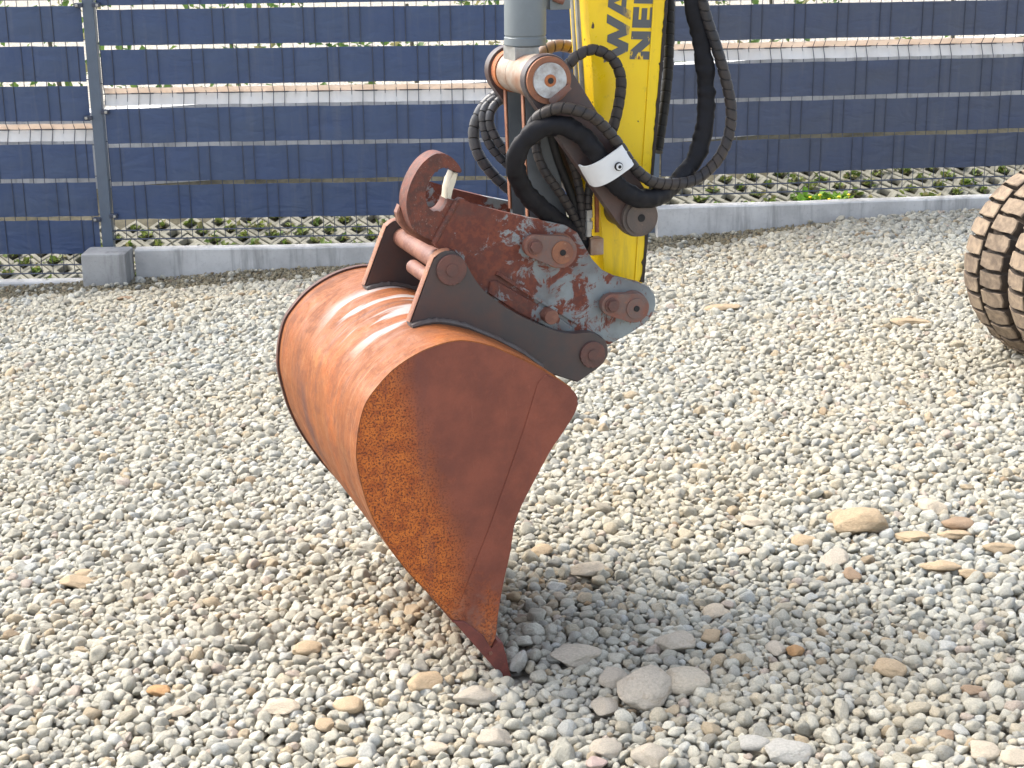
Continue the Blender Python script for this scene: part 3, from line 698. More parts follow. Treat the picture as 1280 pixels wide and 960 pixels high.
def leaves(name, spots, mats, parent=None, size=(0.012, 0.03), per=12, spread=0.03, up=0.05, seed=1):
    r = random.Random(seed); V = []; Fc = []; mi = []
    for (p, sc) in spots:
        for _ in range(int(per*sc)):
            q = Vector(p)+Vector((r.gauss(0, spread)*sc, r.gauss(0, spread)*sc, abs(r.gauss(0, up))*sc))
            a = r.uniform(0, 6.283); el = r.uniform(0.1, 1.2); L = r.uniform(*size); W = L*r.uniform(0.25, 0.5)
            d = Vector((math.cos(a)*math.cos(el), math.sin(a)*math.cos(el), math.sin(el))); s_ = d.cross(Vector((r.gauss(0, .4), r.gauss(0, .4), 1))).normalized()
            n_ = s_.cross(d); b = len(V)
            V += [tuple(q), tuple(q+d*L*.5+s_*W+n_*L*.08), tuple(q+d*L-n_*L*.1), tuple(q+d*L*.5-s_*W+n_*L*.08)]
            Fc += [(b, b+1, b+2), (b, b+2, b+3)]; m_ = r.choices(range(len(mats)), [3, 1][:len(mats)])[0]; mi += [m_, m_]
    o = pyobj(name, V, Fc, mats, parent, 0); o.data.polygons.foreach_set('material_index', mi); return o
rr = random.Random(5)
spots = [(bank_pt(x, s, -0.012), rr.uniform(0.3, 0.9)) for x, s in holes if rr.random() < 0.8]
setp(leaves('ground_cover', spots, [MAT['leaf'], MAT['drygrass']], size=(0.014, 0.042), per=30, spread=0.022, up=0.018), 'sparse green weeds growing in the holes of the lattice pavers', 'weeds', kind='stuff')
# dandelion clump at the kerb
cp = plane_hit(1035, 240, np.array([FENCE1[0], FENCE1[1]+0.03, 0]), np.array([-d2[1], d2[0], 0]))
dn = empty('dandelion_plant', (float(cp[0]), float(cp[1])+0.05, float(bank_pt(float(cp[0]), 0.04)[2])))
leaves('foliage', [((k*0.028-0.09, rr.uniform(-.015, .015), 0.0), 1.0) for k in range(7)], [MAT['weed']], dn, size=(0.028, 0.055), per=50, spread=0.022, up=0.018, seed=8)
for k in range(5):
    bm = NB(); bmesh.ops.create_uvsphere(bm, u_segments=10, v_segments=6, radius=0.009)
    for v in bm.verts: v.co.z *= 0.5
    x = -0.08+0.045*k; tube(bm, [(0, 0, -0.05), (0.002, 0, 0)], 0.0012, 5)
    o = obj('flower', bm, MAT['flower'], dn); o.location = (x, -0.04, 0.05+0.012*math.sin(k*2.1))
setp(dn, 'bright green dandelion clump growing behind the kerb', 'plant')
# low white wall and hedge beyond the bank, seen through the slits
bm = NB(); n = 16; rings = []
wall0 = None
for i in range(n+1):
    x = -4.6+8.2*i/n; b = Vector(bank_pt(x, BL)); rings.append([bm.verts.new(p) for p in (b+Vector((0, 0, -0.25)), b+Vector((0, 0, 0.34)), b+Vector((0, 0.18, 0.34)), b+Vector((0, 0.18, -0.25)))])
for a, b in zip(rings, rings[1:]):
    for q in range(4): bm.faces.new((a[q], b[q], b[(q+1) % 4], a[(q+1) % 4]))
bm.faces.new(rings[0]); bm.faces.new(rings[-1][::-1]); bmesh.ops.recalc_face_normals(bm, faces=bm.faces)
setp(obj('garden_wall', bm, MAT['wallw']), 'low white wall glimpsed through the slits of the fence', 'wall')
hd = empty('hedge', (-0.4, 8.6, 0.2))
hs = []
for k in range(170):
    x = rr.uniform(-4.2, 3.9); hs.append(((x+0.0, rr.uniform(-0.25, 0.3), 0.1+rr.uniform(0, 0.95)+0.06*x), 1.0))
leaves('foliage', hs, [MAT['hedge'], MAT['drygrass']], hd, size=(0.03, 0.07), per=26, spread=0.09, up=0.08, seed=21)
for k in range(9):
    bm = NB(); x = -3.9+0.95*k; tube(bm, [(x, 0, -0.3), (x+.02, .02, 0.3), (x-.03, 0, 0.8+.05*x)], lambda s: 0.02-0.01*s, 7); obj('stem', bm, MAT['soil'], hd)
setp(hd, 'green leafy hedge glimpsed above the white wall through the fence slits', 'hedge')

# ================================================================== WHEEL (twin tyres)
WX, WY, WR, WA, WT = 1.7475, 5.108, 0.327, R_(75.0), 0.245
axw = Vector((math.cos(WA), -math.sin(WA), 0))
wh = empty('twin_wheel', (WX, WY, SL*WX), 0)
wh.rotation_euler = (0, 0, math.atan2(axw.y, axw.x))     # local X is the axle, towards the viewer
setp(wh, 'dusty brown twin tyre wheel with chunky tread blocks standing on gravel', 'wheel')
def ringpt(x, r, a): return (x, r*math.cos(a), r*math.sin(a)+WR-0.02)
def make_tyre(x0):
    bm = NB(); n = 72; W = WT; dpt = 0.026
    prof = [(0.03, 0.60*WR), (0.008, 0.72*WR), (0.0, 0.84*WR), (0.006, WR-dpt-0.018), (0.03, WR-dpt-0.002), (W*0.5, WR-dpt+0.003), (W-0.03, WR-dpt-0.002), (W-0.006, WR-dpt-0.018), (W, 0.84*WR), (W-0.008, 0.72*WR), (W-0.03, 0.60*WR)]
    rings = [[bm.verts.new(ringpt(x0+x, r, 2*math.pi*k/n)) for x, r in prof] for k in range(n)]
    for k in range(n):
        a, b = rings[k], rings[(k+1) % n]
        for q in range(len(prof)-1): bm.faces.new((a[q], b[q], b[q+1], a[q+1]))
    bmesh.ops.recalc_face_normals(bm, faces=bm.faces)
    ty = obj('tyre', bm, MAT['groove'], wh)
    # tread: two staggered rows of chevron blocks on each side of a centre groove
    bm = NB(); nb = 33; da = 2*math.pi/nb; rj = random.Random(int(x0*100)+3)
    def block(pts, a0):
        base = []; topv = []
        jr = rj.uniform(-0.002, 0.001)
        cx = sum(p[0] for p in pts)/len(pts); ca = sum(p[1] for p in pts)/len(pts)
        pts = [(x+rj.uniform(-.002, .002), a+rj.uniform(-.035, .035)) for x, a in pts]
        for (x, a) in pts:
            e = min(x, W-x); rt = WR+jr - (0.024*(1-e/0.045)**2 if e < 0.045 else 0); rb = min(rt-0.012, WR-dpt-0.004) - (0.02 if e < 0.02 else 0)
            base.append(bm.verts.new(ringpt(x0+x, rb, a0+a*da))); xt = cx+(x-cx)*0.96; at = ca+(a-ca)*0.95
            topv.append(bm.verts.new(ringpt(x0+xt, rt, a0+at*da)))
        f = bm.faces.new(topv); f.material_index = 1; m_ = len(pts)
        for k in range(m_):
            g = bm.faces.new((base[k], base[(k+1) % m_], topv[(k+1) % m_], topv[k])); g.material_index = 0
        bmesh.ops.bevel(bm, geom=list(f.edges), offset=0.003, segments=1, affect='EDGES', material=1)
    for k in range(nb):
        a0 = k*da
        block([(0.002, 0.06), (0.045, 0.0), (0.075, 0.10), (0.121, 0.06), (0.124, 0.50), (0.120, 0.86), (0.072, 0.93), (0.045, 0.84), (0.002, 0.88)], a0)
        block([(0.131, 0.56), (0.180, 0.60), (0.210, 0.50), (W-0.012, 0.56), (W-0.008, 0.95), (W-0.012, 1.38), (0.205, 1.34), (0.180, 1.43), (0.133, 1.36)], a0)
    bmesh.ops.recalc_face_normals(bm, faces=bm.faces)
    obj('tread', bm, [MAT['groove'], MAT['dust']], ty, 30)
make_tyre(0.0); make_tyre(WT+0.012)
bm = NB()
prof = [(0.05, 0.62*WR), (0.09, 0.55*WR), (0.20, 0.55*WR), (0.24, 0.60*WR), (0.36, 0.60*WR), (0.40, 0.55*WR), (0.50, 0.55*WR), (0.545, 0.62*WR), (0.535, 0.52*WR), (0.47, 0.46*WR), (0.46, 0.20*WR), (0.52, 0.18*WR), (0.52, 0.0001)]
n = 48; rings = [[bm.verts.new(ringpt(x, r, 2*math.pi*k/n)) for x, r in prof] for k in range(n)]
for k in range(n):
    a, b = rings[k], rings[(k+1) % n]
    for q in range(len(prof)-1): bm.faces.new((a[q], b[q], b[q+1], a[q+1]))
obj('rim', bm, MAT['grey'], wh)

# ================================================================== BUCKET
RZ = math.atan2(T_[1], T_[0])
bk = empty('excavator_bucket', tuple(P0), RZ)
setp(bk, 'rust covered digging bucket standing on its cutting edge on the gravel', 'bucket')
BW = 0.68
left = [(617,434),(592,428),(570,427),(542,434),(515,447),(490,465),(470,487),(457,507),(450,532),(447,555),(447,578),(454,610),(463,638),(480,672),(507,710),(537,742),(565,772),(590,797),(611,817)]
right = [(620,797),(623,765),(630,725),(637,695),(641,669),(641,660),(652,632),(670,597),(689,562),(702,543),(716,521),(722,508),(722,498),(715,487),(690,470),(665,456),(642,445)]
leftP = cr(pls(left, 0), 5); rightP = pls(right, 0)
rightP = cr(rightP[:5], 3)[:] + cr(rightP[5:12], 4) + cr(rightP[11:], 4)[1:]
outline = leftP+rightP
def side_plate(w0, w1): bm = NB(); prism(bm, outline, w0, w1, 0.002, 1); return obj('side_plate', bm, MAT['face'], bk)
sp0 = side_plate(0.0, 0.014); sp0['label'] = 'brown side plate with orange speckled rust along its curved edge'
sp1 = side_plate(BW-0.014, BW)
# welded cutter plate along the mouth, slightly proud
cut = pls([(569,768),(589,716),(612,658),(636,590),(655,535),(672,478),(682,468)], 0)
cutp = cut + [p for p in cr(pls([(690,470),(715,487)], 0), 3)[1:]] + pls([(721,498),(721,508),(715,521),(701,543),(688,562),(669,597),(651,632),(640,660),(640,669),(636,695),(629,725),(622,765),(619,797),(611,814),(590,794)], 0)
for ww, sg in ((0.0, -1), (BW, 1)):
    bm = NB(); prism(bm, cutp, *( (ww-0.0018, ww+0.003) if sg < 0 else (ww-0.003, ww+0.0018)), bev=0.001, seg=1); obj('side_cutter', bm, MAT['face'], bk)
# shell: a strip around the curve
shp = cr(pls([(714,486),(690,469),(665,455),(642,444)], 0), 4)[:-1]+leftP
def offset_curve(P, d):
    out = []
    for i, p in enumerate(P):
        a = np.array(P[max(i-1, 0)]); b = np.array(P[min(i+1, len(P)-1)]); t = (b-a)/np.linalg.norm(b-a); out.append((p[0]+t[1]*d, p[1]-t[0]*d))
    return out
cen = np.mean(np.array(shp), 0)
oc = offset_curve(shp, 1.0); sgn = 1 if np.linalg.norm(np.array(oc[len(oc)//2])-cen) > np.linalg.norm(np.array(shp[len(oc)//2])-cen) else -1
def strip(bm, P, d0_, d1_, w0, w1, nw=1):
    a = offset_curve(P, sgn*d0_); b = offset_curve(P, sgn*d1_); rings = []
    for i in range(len(P)):
        o_ = [bm.verts.new((b[i][0], w0+(w1-w0)*k/nw, b[i][1])) for k in range(nw+1)]
        i_ = [bm.verts.new((a[i][0], w0+(w1-w0)*k/nw, a[i][1])) for k in range(nw+1)]
        rings.append(o_+i_[::-1])
    m_ = len(rings[0])
    for r0, r1 in zip(rings, rings[1:]):
        for k in range(m_): bm.faces.new((r0[k], r0[(k+1) % m_], r1[(k+1) % m_], r1[k]))
    bm.faces.new(rings[0]); bm.faces.new(rings[-1]); bmesh.ops.recalc_face_normals(bm, faces=bm.faces); return bm
bm = NB(); strip(bm, shp, -0.003, 0.0022, 0.0006, BW-0.002, 40)
for v in bm.verts:
    e_ = min(1.0, max(0.0, (v.co.y-0.03)/0.08), max(0.0, (BW-0.03-v.co.y)/0.08))
    dn_ = 0.0045*mnoise.noise(v.co*5.5+Vector((4, 2, 1)))+0.0016*mnoise.noise(v.co*17)
    rad_ = Vector((v.co.x-cen[0], 0, v.co.z-cen[1])).normalized(); v.co += rad_*(dn_*e_-0.001*e_)
obj('shell', bm, MAT['shell'], bk, 40)
bm = NB(); strip(bm, shp, -0.002, 0.0070, BW-0.0015, BW+0.012); obj('rim', bm, MAT['rim'], bk, 40)
# cutting edge and tip
bl = pls([(566,776),(580,776),(604,794),(613,812),(621,800),(628,803),(632,818),(635,834),(640,850),(639,853),(633,853),(612,828),(590,803)], -0.004)
bm = NB(); prism(bm, bl, -0.008, BW+0.008, 0.002, 1); ce = obj('cutting_edge', bm, MAT['blade'], bk); ce['label'] = 'dark red worn cutting edge'
wp = pls([(538,746),(542,742),(572,774),(568,780)], 0)
bm = NB(); prism(bm, wp, 0.004, BW-0.004, 0.001, 1); obj('wear_strip', bm, MAT['blade'], bk)
bm = NB(); cyl(bm, pl(612,815,-0.004), -0.012, -0.006, 0.004, 12, 0.001); obj('weld_spot', bm, MAT['pin'], bk)
# ears (lugs) with pins
E0, E1, ET = 0.150, 0.49, 0.024
earU = pls([(513,403),(540,330),(545,321),(553,315),(563,313),(573,317),(581,327),(593,348),(609,367),(640,389),(677,407),(709,417),(735,416),(749,419),(758,428),(760,440),(755,454),(740,465),(722,478)], E0)
earL = [p for p in offset_curve(shp, -sgn*0.006)]
tl, tr_ = earU[0][0], earU[-1][0]
low_ = sorted([p for p in earL if tl-0.002 < p[0] < tr_ and p[1] > 0.5], key=lambda p: -p[0])
ear = earU[:1]+cr(earU[1:], 3)+low_
for w0 in (E0, E1):
    bm = NB(); prism(bm, ear, w0, w0+ET, 0.0025, 1); e_ = obj('ear', bm, MAT['charcoal'], bk); e_['label'] = 'charcoal mounting ear welded on the shell'
    # pale strip down the ear's back edge: sunlight put into its colour
    bm = NB(); tube(bm, [(p[0]-0.0015, w0+ET/2, p[1]) for p in cr(earU[0:5], 3)], 0.0028, 8, flat=4.0); obj('bare_or_lit_edge', bm, MAT['edge'], e_)
    bm = NB()
    for ws in (w0-0.003, w0+ET+0.003):
        pts = [(p[0], ws, p[1]+0.010) for p in low_[::1]]
        tube(bm, pts, lambda s: 0.0065+0.0012*math.sin(s*420), 8)
    obj('weld_bead', bm, MAT['weldg'], e_)
P_TOP = pl(564,337,E0); P_BOT = pl(740,443,E0)
bm = NB(); cyl(bm, P_TOP, E0+ET-0.002, E1+0.002, 0.021, 28, 0); obj('cross_pin', bm, MAT['pin'], bk)
bm = NB(); cyl(bm, P_BOT, E0+ET-0.002, E1+0.002, 0.021, 28, 0); obj('cross_pin', bm, MAT['pin'], bk)
for c, r in ((P_TOP, 0.031), (P_BOT, 0.028)):
    bm = NB(); cyl(bm, c, E0-0.006, E0+0.004, r, 36, 0.002); cyl(bm, c, E0-0.0085, E0-0.006, r*0.42, 24, 0.001); h_ = obj('pin_head', bm, MAT['darkpin'], bk)
    bm = NB(); cyl(bm, c, E1+ET-0.004, E1+ET+0.006, r, 36, 0.002); obj('pin_head', bm, MAT['darkpin'], bk)
# spacer tube low between the ears
c = pl(540,350,E0+0.05)
bm = NB(); cyl(bm, c, E0+ET+0.02, E0+ET+0.16, 0.015, 20, 0.003); obj('stay_bar', bm, MAT['pin'], bk)

# ================================================================== EXCAVATOR ARM
ex = empty('excavator', tuple(P0), RZ)
setp(ex, 'yellow excavator arm with grey ram, black hoses and rusty quick coupler', 'excavator')
# ---- stick
S0, S1 = 0.250, 0.352
UP = 380       # pixels above the frame that the arm goes on for
def stick_x(y, side):      # pixel column of the near face's edges
    if side < 0: return 735+(756-735)*(y/350.0)
    return 833+(803-833)*(y/350.0)
sy = [-UP, -120, 0, 120, 240, 350, 372]
poly = [pl(stick_x(y, -1), y, S0) for y in sy] + [pl(770, 396, S0), pl(786, 404, S0), pl(799, 396, S0)] + [pl(stick_x(y, 1), y, S0) for y in reversed(sy)]
bm = NB(); prism(bm, poly, S0, S1, 0.006, 2); st = obj('stick', bm, MAT['yellow'], ex)
# side plate flanges with chipped black rear edge
fl = [pl(stick_x(y, 1)-17+7*(y/350.0), y, S0) for y in sy[:6]] + [pl(stick_x(y, 1)-1.5, y, S0) for y in reversed(sy[:6])]
bm = NB(); prism(bm, fl, S0-0.003, S0+0.004, 0.0, 1); obj('flange', bm, MAT['yellow'], st)
fl = [pl(stick_x(y, -1)+1, y, S0) for y in sy[:6]] + [pl(stick_x(y, -1)+5, y, S0) for y in reversed(sy[:6])]
bm = NB()
yy = np.linspace(-UP, 352, 150); e_in = []; e_out = []
for y in yy:
    jit = 1.6*mnoise.noise(Vector((y*0.09, 0, 0)))+1.4*mnoise.noise(Vector((y*0.35, 5, 0)))
    e_in.append(pl(stick_x(y, 1)-2.0-max(0, jit)*1.6, y, S0)); e_out.append(pl(stick_x(y, 1)+1.3+0.8*mnoise.noise(Vector((y*.2, 9, 0))), y, S0))
prism(bm, e_in+e_out[::-1], S0-0.0050, S1-0.03, 0, 1); obj('bare_or_lit_edge', bm, MAT['chip'], st)
# steel pipes along the front of the stick
for w, dx in ((0.306, 9), (0.336, 9)):
    bm = NB(); pts = [pl3(stick_x(y, -1)-8-(w-0.25)*195+dx, y, w) for y in (-UP, -200, 0, 120, 170)]
    tube(bm, cr(pts, 5), 0.0115, 14); obj('pipe', bm, MAT['steel'], ex)
# lettering: two lines of block capitals reading upwards
GL = {
 'W': (2.1, [[(0,1),(.38,1),(.68,.42),(.9,.92),(1.2,.92),(1.42,.42),(1.72,1),(2.1,1),(1.58,0),(1.25,0),(1.05,.48),(.85,0),(.52,0)]]),
 'A': (1.43, [[(0,0),(.38,0),(.48,.22),(.715,.22),(.715,.42),(.57,.42),(.715,.76),(.715,1),(.53,1)], [(1.43,0),(1.05,0),(.95,.22),(.715,.22),(.715,.42),(.86,.42),(.715,.76),(.715,1),(.9,1)]]),
 'C': (1.0, [[(0,.15),(.15,0),(1,0),(1,.28),(.36,.28),(.36,.72),(1,.72),(1,1),(.15,1),(0,.85)]]),
 'K': (1.3, [[(0,0),(.36,0),(.36,.33),(.5,.42),(.85,0),(1.3,0),(.75,.6),(1.2,1),(.78,1),(.36,.62),(.36,1),(0,1)]]),
 'E': (.92, [[(0,0),(.92,0),(.92,.25),(.36,.25),(.36,.38),(.88,.38),(.88,.62),(.36,.62),(.36,.75),(.92,.75),(.92,1),(0,1)]]),
 'R': (1.2, [[(0,0),(.36,0),(.36,.3),(.55,.3),(.8,0),(1.2,0),(.9,.35),(1.1,.5),(1.1,.9),(1,1),(.36,1),(.36,.76),(.74,.76),(.74,.54),(.36,.54),(.355,1),(0,1)]]),
 'N': (1.25, [[(0,0),(.36,0),(.36,.52),(.86,0),(1.25,0),(1.25,1),(.89,1),(.89,.48),(.39,1),(0,1)]]),
 'U': (1.2, [[(0,.15),(.15,0),(1.05,0),(1.2,.15),(1.2,1),(.84,1),(.84,.28),(.36,.28),(.36,1),(0,1)]]),
 'S': (1.1, [[(0,0),(1,0),(1.1,.1),(1.1,.55),(1,.62),(.36,.62),(.36,.75),(1.05,.75),(1.05,1),(.1,1),(0,.9),(0,.45),(.1,.38),(.74,.38),(.74,.25),(0,.25)]]),
 'O': (1.2, [[(0,0),(.6,0),(.6,.28),(.36,.28),(.36,.72),(.6,.72),(.6,1),(0,1)], [(1.2,0),(.6,0),(.6,.28),(.84,.28),(.84,.72),(.6,.72),(.6,1),(1.2,1)]])}
for text, (ox, oy), s in (('WACKER', (783.5, 79), 29.0), ('NEUSON', (815, 74.5), 28.0)):
    u = 0
    for chh in text:
        wd, polys = GL[chh]; bm = NB()
        for pg in polys:
            q = []
            for (a, b) in pg:
                U_ = u+a; q.append(pl(ox+0.075*U_*s-b*s, oy-U_*s-0.02*b*s, S0))
            prism(bm, q, S0-0.0012, S0+0.0005, 0)
        obj('letter', bm, MAT['letter'], st); u += wd+(0.16 if chh != 'W' else -0.22)
# ---- hydraulic ram
CW = 0.29
cb = pl(656, 40, CW); ct = pl(657, -UP, CW)
bm = NB()
def vrod(bm, prof, x_of):     # prof: list of (pixel y, radius)
    pts = []; n = 40; rings = []
    for (py, r) in prof:
        t, z = pl(x_of(py), py, CW); rings.append([bm.verts.new((t+r*math.cos(2*math.pi*k/n), CW+r*math.sin(2*math.pi*k/n), z)) for k in range(n)])
    for a, b in zip(rings, rings[1:]):
        for k in range(n): bm.faces.new((a[k], a[(k+1) % n], b[(k+1) % n], b[k]))
    bm.faces.new(rings[0][::-1]); bm.faces.new(rings[-1]); bmesh.ops.recalc_face_normals(bm, faces=bm.faces)
xo = lambda py: 656.5
ram = None
vrod(bm, [(-UP, 0.0425), (30, 0.0425), (43, 0.0425), (44, 0.0412), (45.5, 0.0412), (46.5, 0.0428), (55, 0.0428), (56.5, 0.041)], xo); ram = obj('hydraulic_ram', bm, MAT['grey'], ex)
bm = NB(); vrod(bm, [(56, 0.022), (85, 0.022)], xo); obj('rod', bm, MAT['steel'], ram)
bm = NB(); c_ = pl3(697, 2, CW); box(bm, c_, (0.045, 0.03, 0.03), bev=0.003); box(bm, c_+Vector((0, 0, 0.04)), (0.02, 0.03, 0.06), bev=0.003); obj('hose_bracket', bm, MAT['grey'], ram)
bm = NB(); c_ = pl3(692, -3, CW-0.02); tube(bm, [c_, c_+Vector((0.02, -0.005, -0.008))], 0.007, 10); obj('bolt', bm, MAT['pin'], ram)
# ---- pin joint at the top of the rocker
PR = pl(685, 100, 0.150); PS = pl(798, 271, 0.150)
RT = 0.026
bm = NB(); cyl(bm, PR, 0.222, 0.282, 0.041, 40, 0.003); cyl(bm, PR, 0.284, 0.337, 0.041, 40, 0.003); rb = obj('ram_eye', bm, MAT['cream'], ex)
bm = NB(); prism(bm, [(PR[0]-.03, PR[1]), (PR[0]+.03, PR[1]), (PR[0]+.022, PR[1]+.055), (PR[0]-.03, PR[1]+.055)], 0.255, 0.325, 0.004); obj('neck', bm, MAT['steel'], rb)
bm = NB(); cyl(bm, PR, 0.176, 0.221, 0.0445, 40, 0.003); obj('spacer', bm, MAT['cream'], ex)
bm = NB(); cyl(bm, PR, 0.338, 0.361, 0.0435, 40, 0.003); obj('spacer', bm, MAT['orange'], ex)
def capsule(a, ra, b, rb_, n=16):
    a, b = np.array(a), np.array(b); d = b-a; L = np.linalg.norm(d); ang = math.atan2(d[1], d[0]); off = math.acos((ra-rb_)/L)
    p = [(a[0]+ra*math.cos(ang+off+(2*math.pi-2*off)*k/n), a[1]+ra*math.sin(ang+off+(2*math.pi-2*off)*k/n)) for k in range(n+1)]
    q = [(b[0]+rb_*math.cos(ang-off+2*off*k/n), b[1]+rb_*math.sin(ang-off+2*off*k/n)) for k in range(n+1)]
    return p+q
for w0 in (0.150, 0.362):
    bm = NB(); prism(bm, capsule(PR, 0.050, PS, 0.042), w0, w0+RT, 0.004); ro = obj('rocker', bm, MAT['charcoal'], ex)
    if w0 < 0.2:
        ro['label'] = 'black rocker plate carrying the hose clamp'
    face = w0 if w0 < 0.2 else w0+RT
    sg = -1 if w0 < 0.2 else 1
    a, b = sorted((face+sg*0.007, face-sg*0.002))
    bm = NB(); cyl(bm, PR, a, b, 0.046, 40, 0.003); obj('boss', bm, MAT['copper'], ro)
    a, b = sorted((face+sg*0.012, face+sg*0.006))
    bm = NB(); cyl(bm, PR, a, b, 0.0345, 40, 0.002); obj('washer', bm, MAT['zinc'], ro)
    a, b = sorted((face+sg*0.0145, face+sg*0.010))
    bm = NB(); cyl(bm, PR, a, b, 0.012, 20, 0.001); obj('pin_centre', bm, MAT['orange'], ro)
    a, b = sorted((face+sg*0.016, face+sg*0.010))
    bm = NB(); cyl(bm, PR, a, b, 0.006, 16, 0.001); obj('grease_hole', bm, MAT['black'], ro)
    a, b = sorted((face+sg*0.010, face-sg*0.002))
    bm = NB(); cyl(bm, PS, a, b, 0.039, 40, 0.003); obj('boss', bm, MAT['boss'], ro)
    a, b = sorted((face+sg*0.015, face+sg*0.008))
    bm = NB(); cyl(bm, PS, a, b, 0.032, 40, 0.002); obj('pin_head', bm, MAT['boss'], ro)
    a, b = sorted((face+sg*0.0165, face+sg*0.012))
    bm = NB(); cyl(bm, PS, a, b, 0.008, 20, 0.001); obj('grease_hole', bm, MAT['black'], ro)
for wa_, wb_ in ((0.176, 0.25), (0.352, 0.363)):
    bm = NB(); cyl(bm, PS, wa_, wb_, 0.034, 32, 0); obj('pivot_tube', bm, MAT['charcoal'], ex)
# keeper bar across the top pin
ka, kb = pl(687, 128, 0.142), pl(711, 108, 0.142); km = ((ka[0]+kb[0])/2, (ka[1]+kb[1])/2); kang = math.atan2(kb[1]-ka[1], kb[0]-ka[0])
bm = NB(); box(bm, (km[0], 0.144, km[1]), (0.052, 0.016, 0.013), Matrix.Rotation(-kang, 3, 'Y'), 0.002); obj('keeper_bar', bm, MAT['lug'], ex)
# ---- bucket link: two plates joined by a web
PC = pl(701, 314, 0.180)      # pin of the link in the coupler
LW0, LW1 = 0.236, 0.340
lt = pl(657, 125, LW0)[0]; lb = pl(663, 272, LW0)
for w0 in (LW0, LW1):
    q = [(PR[0]-0.008, PR[1]+0.03), (lt, PR[1]-0.03), (lt+0.003, 1.03), (lb[0], lb[1]), (PC[0]-0.045, PC[1]), (PC[0]-0.03, PC[1]-0.035), (PC[0]+0.03, PC[1]-0.035), (PC[0]+0.045, PC[1]+0.01), (PR[0]+0.055, 1.02), (PR[0]+0.045, PR[1]-0.02), (PR[0]+0.02, PR[1]+0.03)]
    bm = NB(); prism(bm, q, w0, w0+0.016, 0.002, 1); lk = obj('link_plate', bm, MAT['greydark'], ex)
    bm = NB(); box(bm, (lt+0.0005, w0+0.008, (PR[1]-0.03+lb[1])/2), (0.0032, 0.0125, PR[1]-0.03-lb[1]), Matrix.Rotation(math.atan2(lt-lb[0], PR[1]-0.03-lb[1]), 3, 'Y'), 0.001); obj('bare_or_lit_edge', bm, MAT['edge'], lk)
bm = NB(); box(bm, (lt+0.04, (LW0+LW1+0.016)/2, 1.0), (0.012, LW1-LW0-0.016, 0.30), None, 0.001); obj('link_web', bm, MAT['grey'], ex)

# ---- quick coupler
qc = empty('quick_coupler', (0, 0, 0)); qc.parent = ex
K0, KT = 0.184, 0.022
K1 = 0.442
side = pls([(571,252),(576,248),(581,249),(590,256),(625,264),(659,272),(690,278),(708,282),(722,291),(731,308),(740,324),(752,339),(771,348),(799,353),(812,359),(819,370),(820,381),(816,394),(806,405),(790,415),(762,431),(735,425),(700,420),(655,402),(615,378),(590,352),(570,330),(543,306)], K0)
for w0 in (K0, K1):
    bm = NB(); prism(bm, side, w0, w0+KT, 0.0025, 2); cpl = obj('side_plate', bm, MAT['coupler'], qc)
    if w0 == K0: cpl['label'] = 'side plate of grey paint flaking off over red rust'
hk = cr(pls([(544,302),(521,291),(512,274),(509,253),(514,231),(525,210),(538,197),(551,192),(564,196),(574,206),(579,215)], K0), 4) + pls([(577,217),(571,216)], K0) + cr(pls([(564,211),(557,210),(547,214),(540,223),(535,233),(533,244),(535,256),(540,263),(547,266),(554,263),(559,256),(561,249)], K0), 4) + pls([(572,252),(556,277)], K0)
bm = NB(); prism(bm, hk, K0+0.006, K0+0.056, 0.006, 3); hook = obj('lifting_hook', bm, MAT['hook'], qc, 50)
# raised rib along the root of the hook
ra, rb2 = pl(572,252,K0), pl(544,303,K0)
bm = NB(); tube(bm, [(ra[0], K0+0.004, ra[1]), (rb2[0], K0+0.004, rb2[1])], 0.0065, 10); obj('weld_bead', bm, MAT['hook'], qc)
# spring latch of the hook
lp = pls([(569,216),(565,226),(562,238),(560.5,250)], K0); lp2 = pls([(575.5,218),(571,228),(568,240),(566.5,252)], K0)
bm = NB(); prism(bm, lp+lp2[::-1], K0+0.012, K0+0.048, 0.002, 1); obj('safety_latch', bm, MAT['latch'], qc)
# cross members between the side plates
q = pls([(509,262),(514,278),(525,290),(545,302),(560,318),(545,312),(520,299),(508,285),(505,272)], K0)
bm = NB(); prism(bm, q, K0+0.05, K0+0.075, 0.003, 1); obj('cross_plate', bm, MAT['pin'], qc)
q = pls([(600,375),(620,365),(735,418),(730,424)], K0)
bm = NB(); prism(bm, q, K0+KT, K1, 0.002, 1); obj('base_plate', bm, MAT['greydark'], qc)
# ribs on the near side plate
q = pls([(622,339),(640,350),(668,368),(700,388),(722,402),(720,405),(696,390),(664,371),(636,353),(619,343)], K0)
bm = NB(); prism(bm, q, K0-0.007, K0+0.002, 0.002, 1); obj('rib', bm, MAT['coupler'], qc)
q = pls([(612,352),(620,350),(688,390),(716,408),(712,416),(690,412),(648,390),(609,366)], K0)
bm = NB(); prism(bm, q, K0-0.005, K0+0.002, 0.002, 1); obj('guide_bar', bm, MAT['coupler'], qc)
c = pl(687, 395, K0-0.02)
bm = NB(); cyl(bm, c, K0-0.034, K0+0.002, 0.0155, 24, 0.003); obj('locking_pin', bm, MAT['pin'], qc)
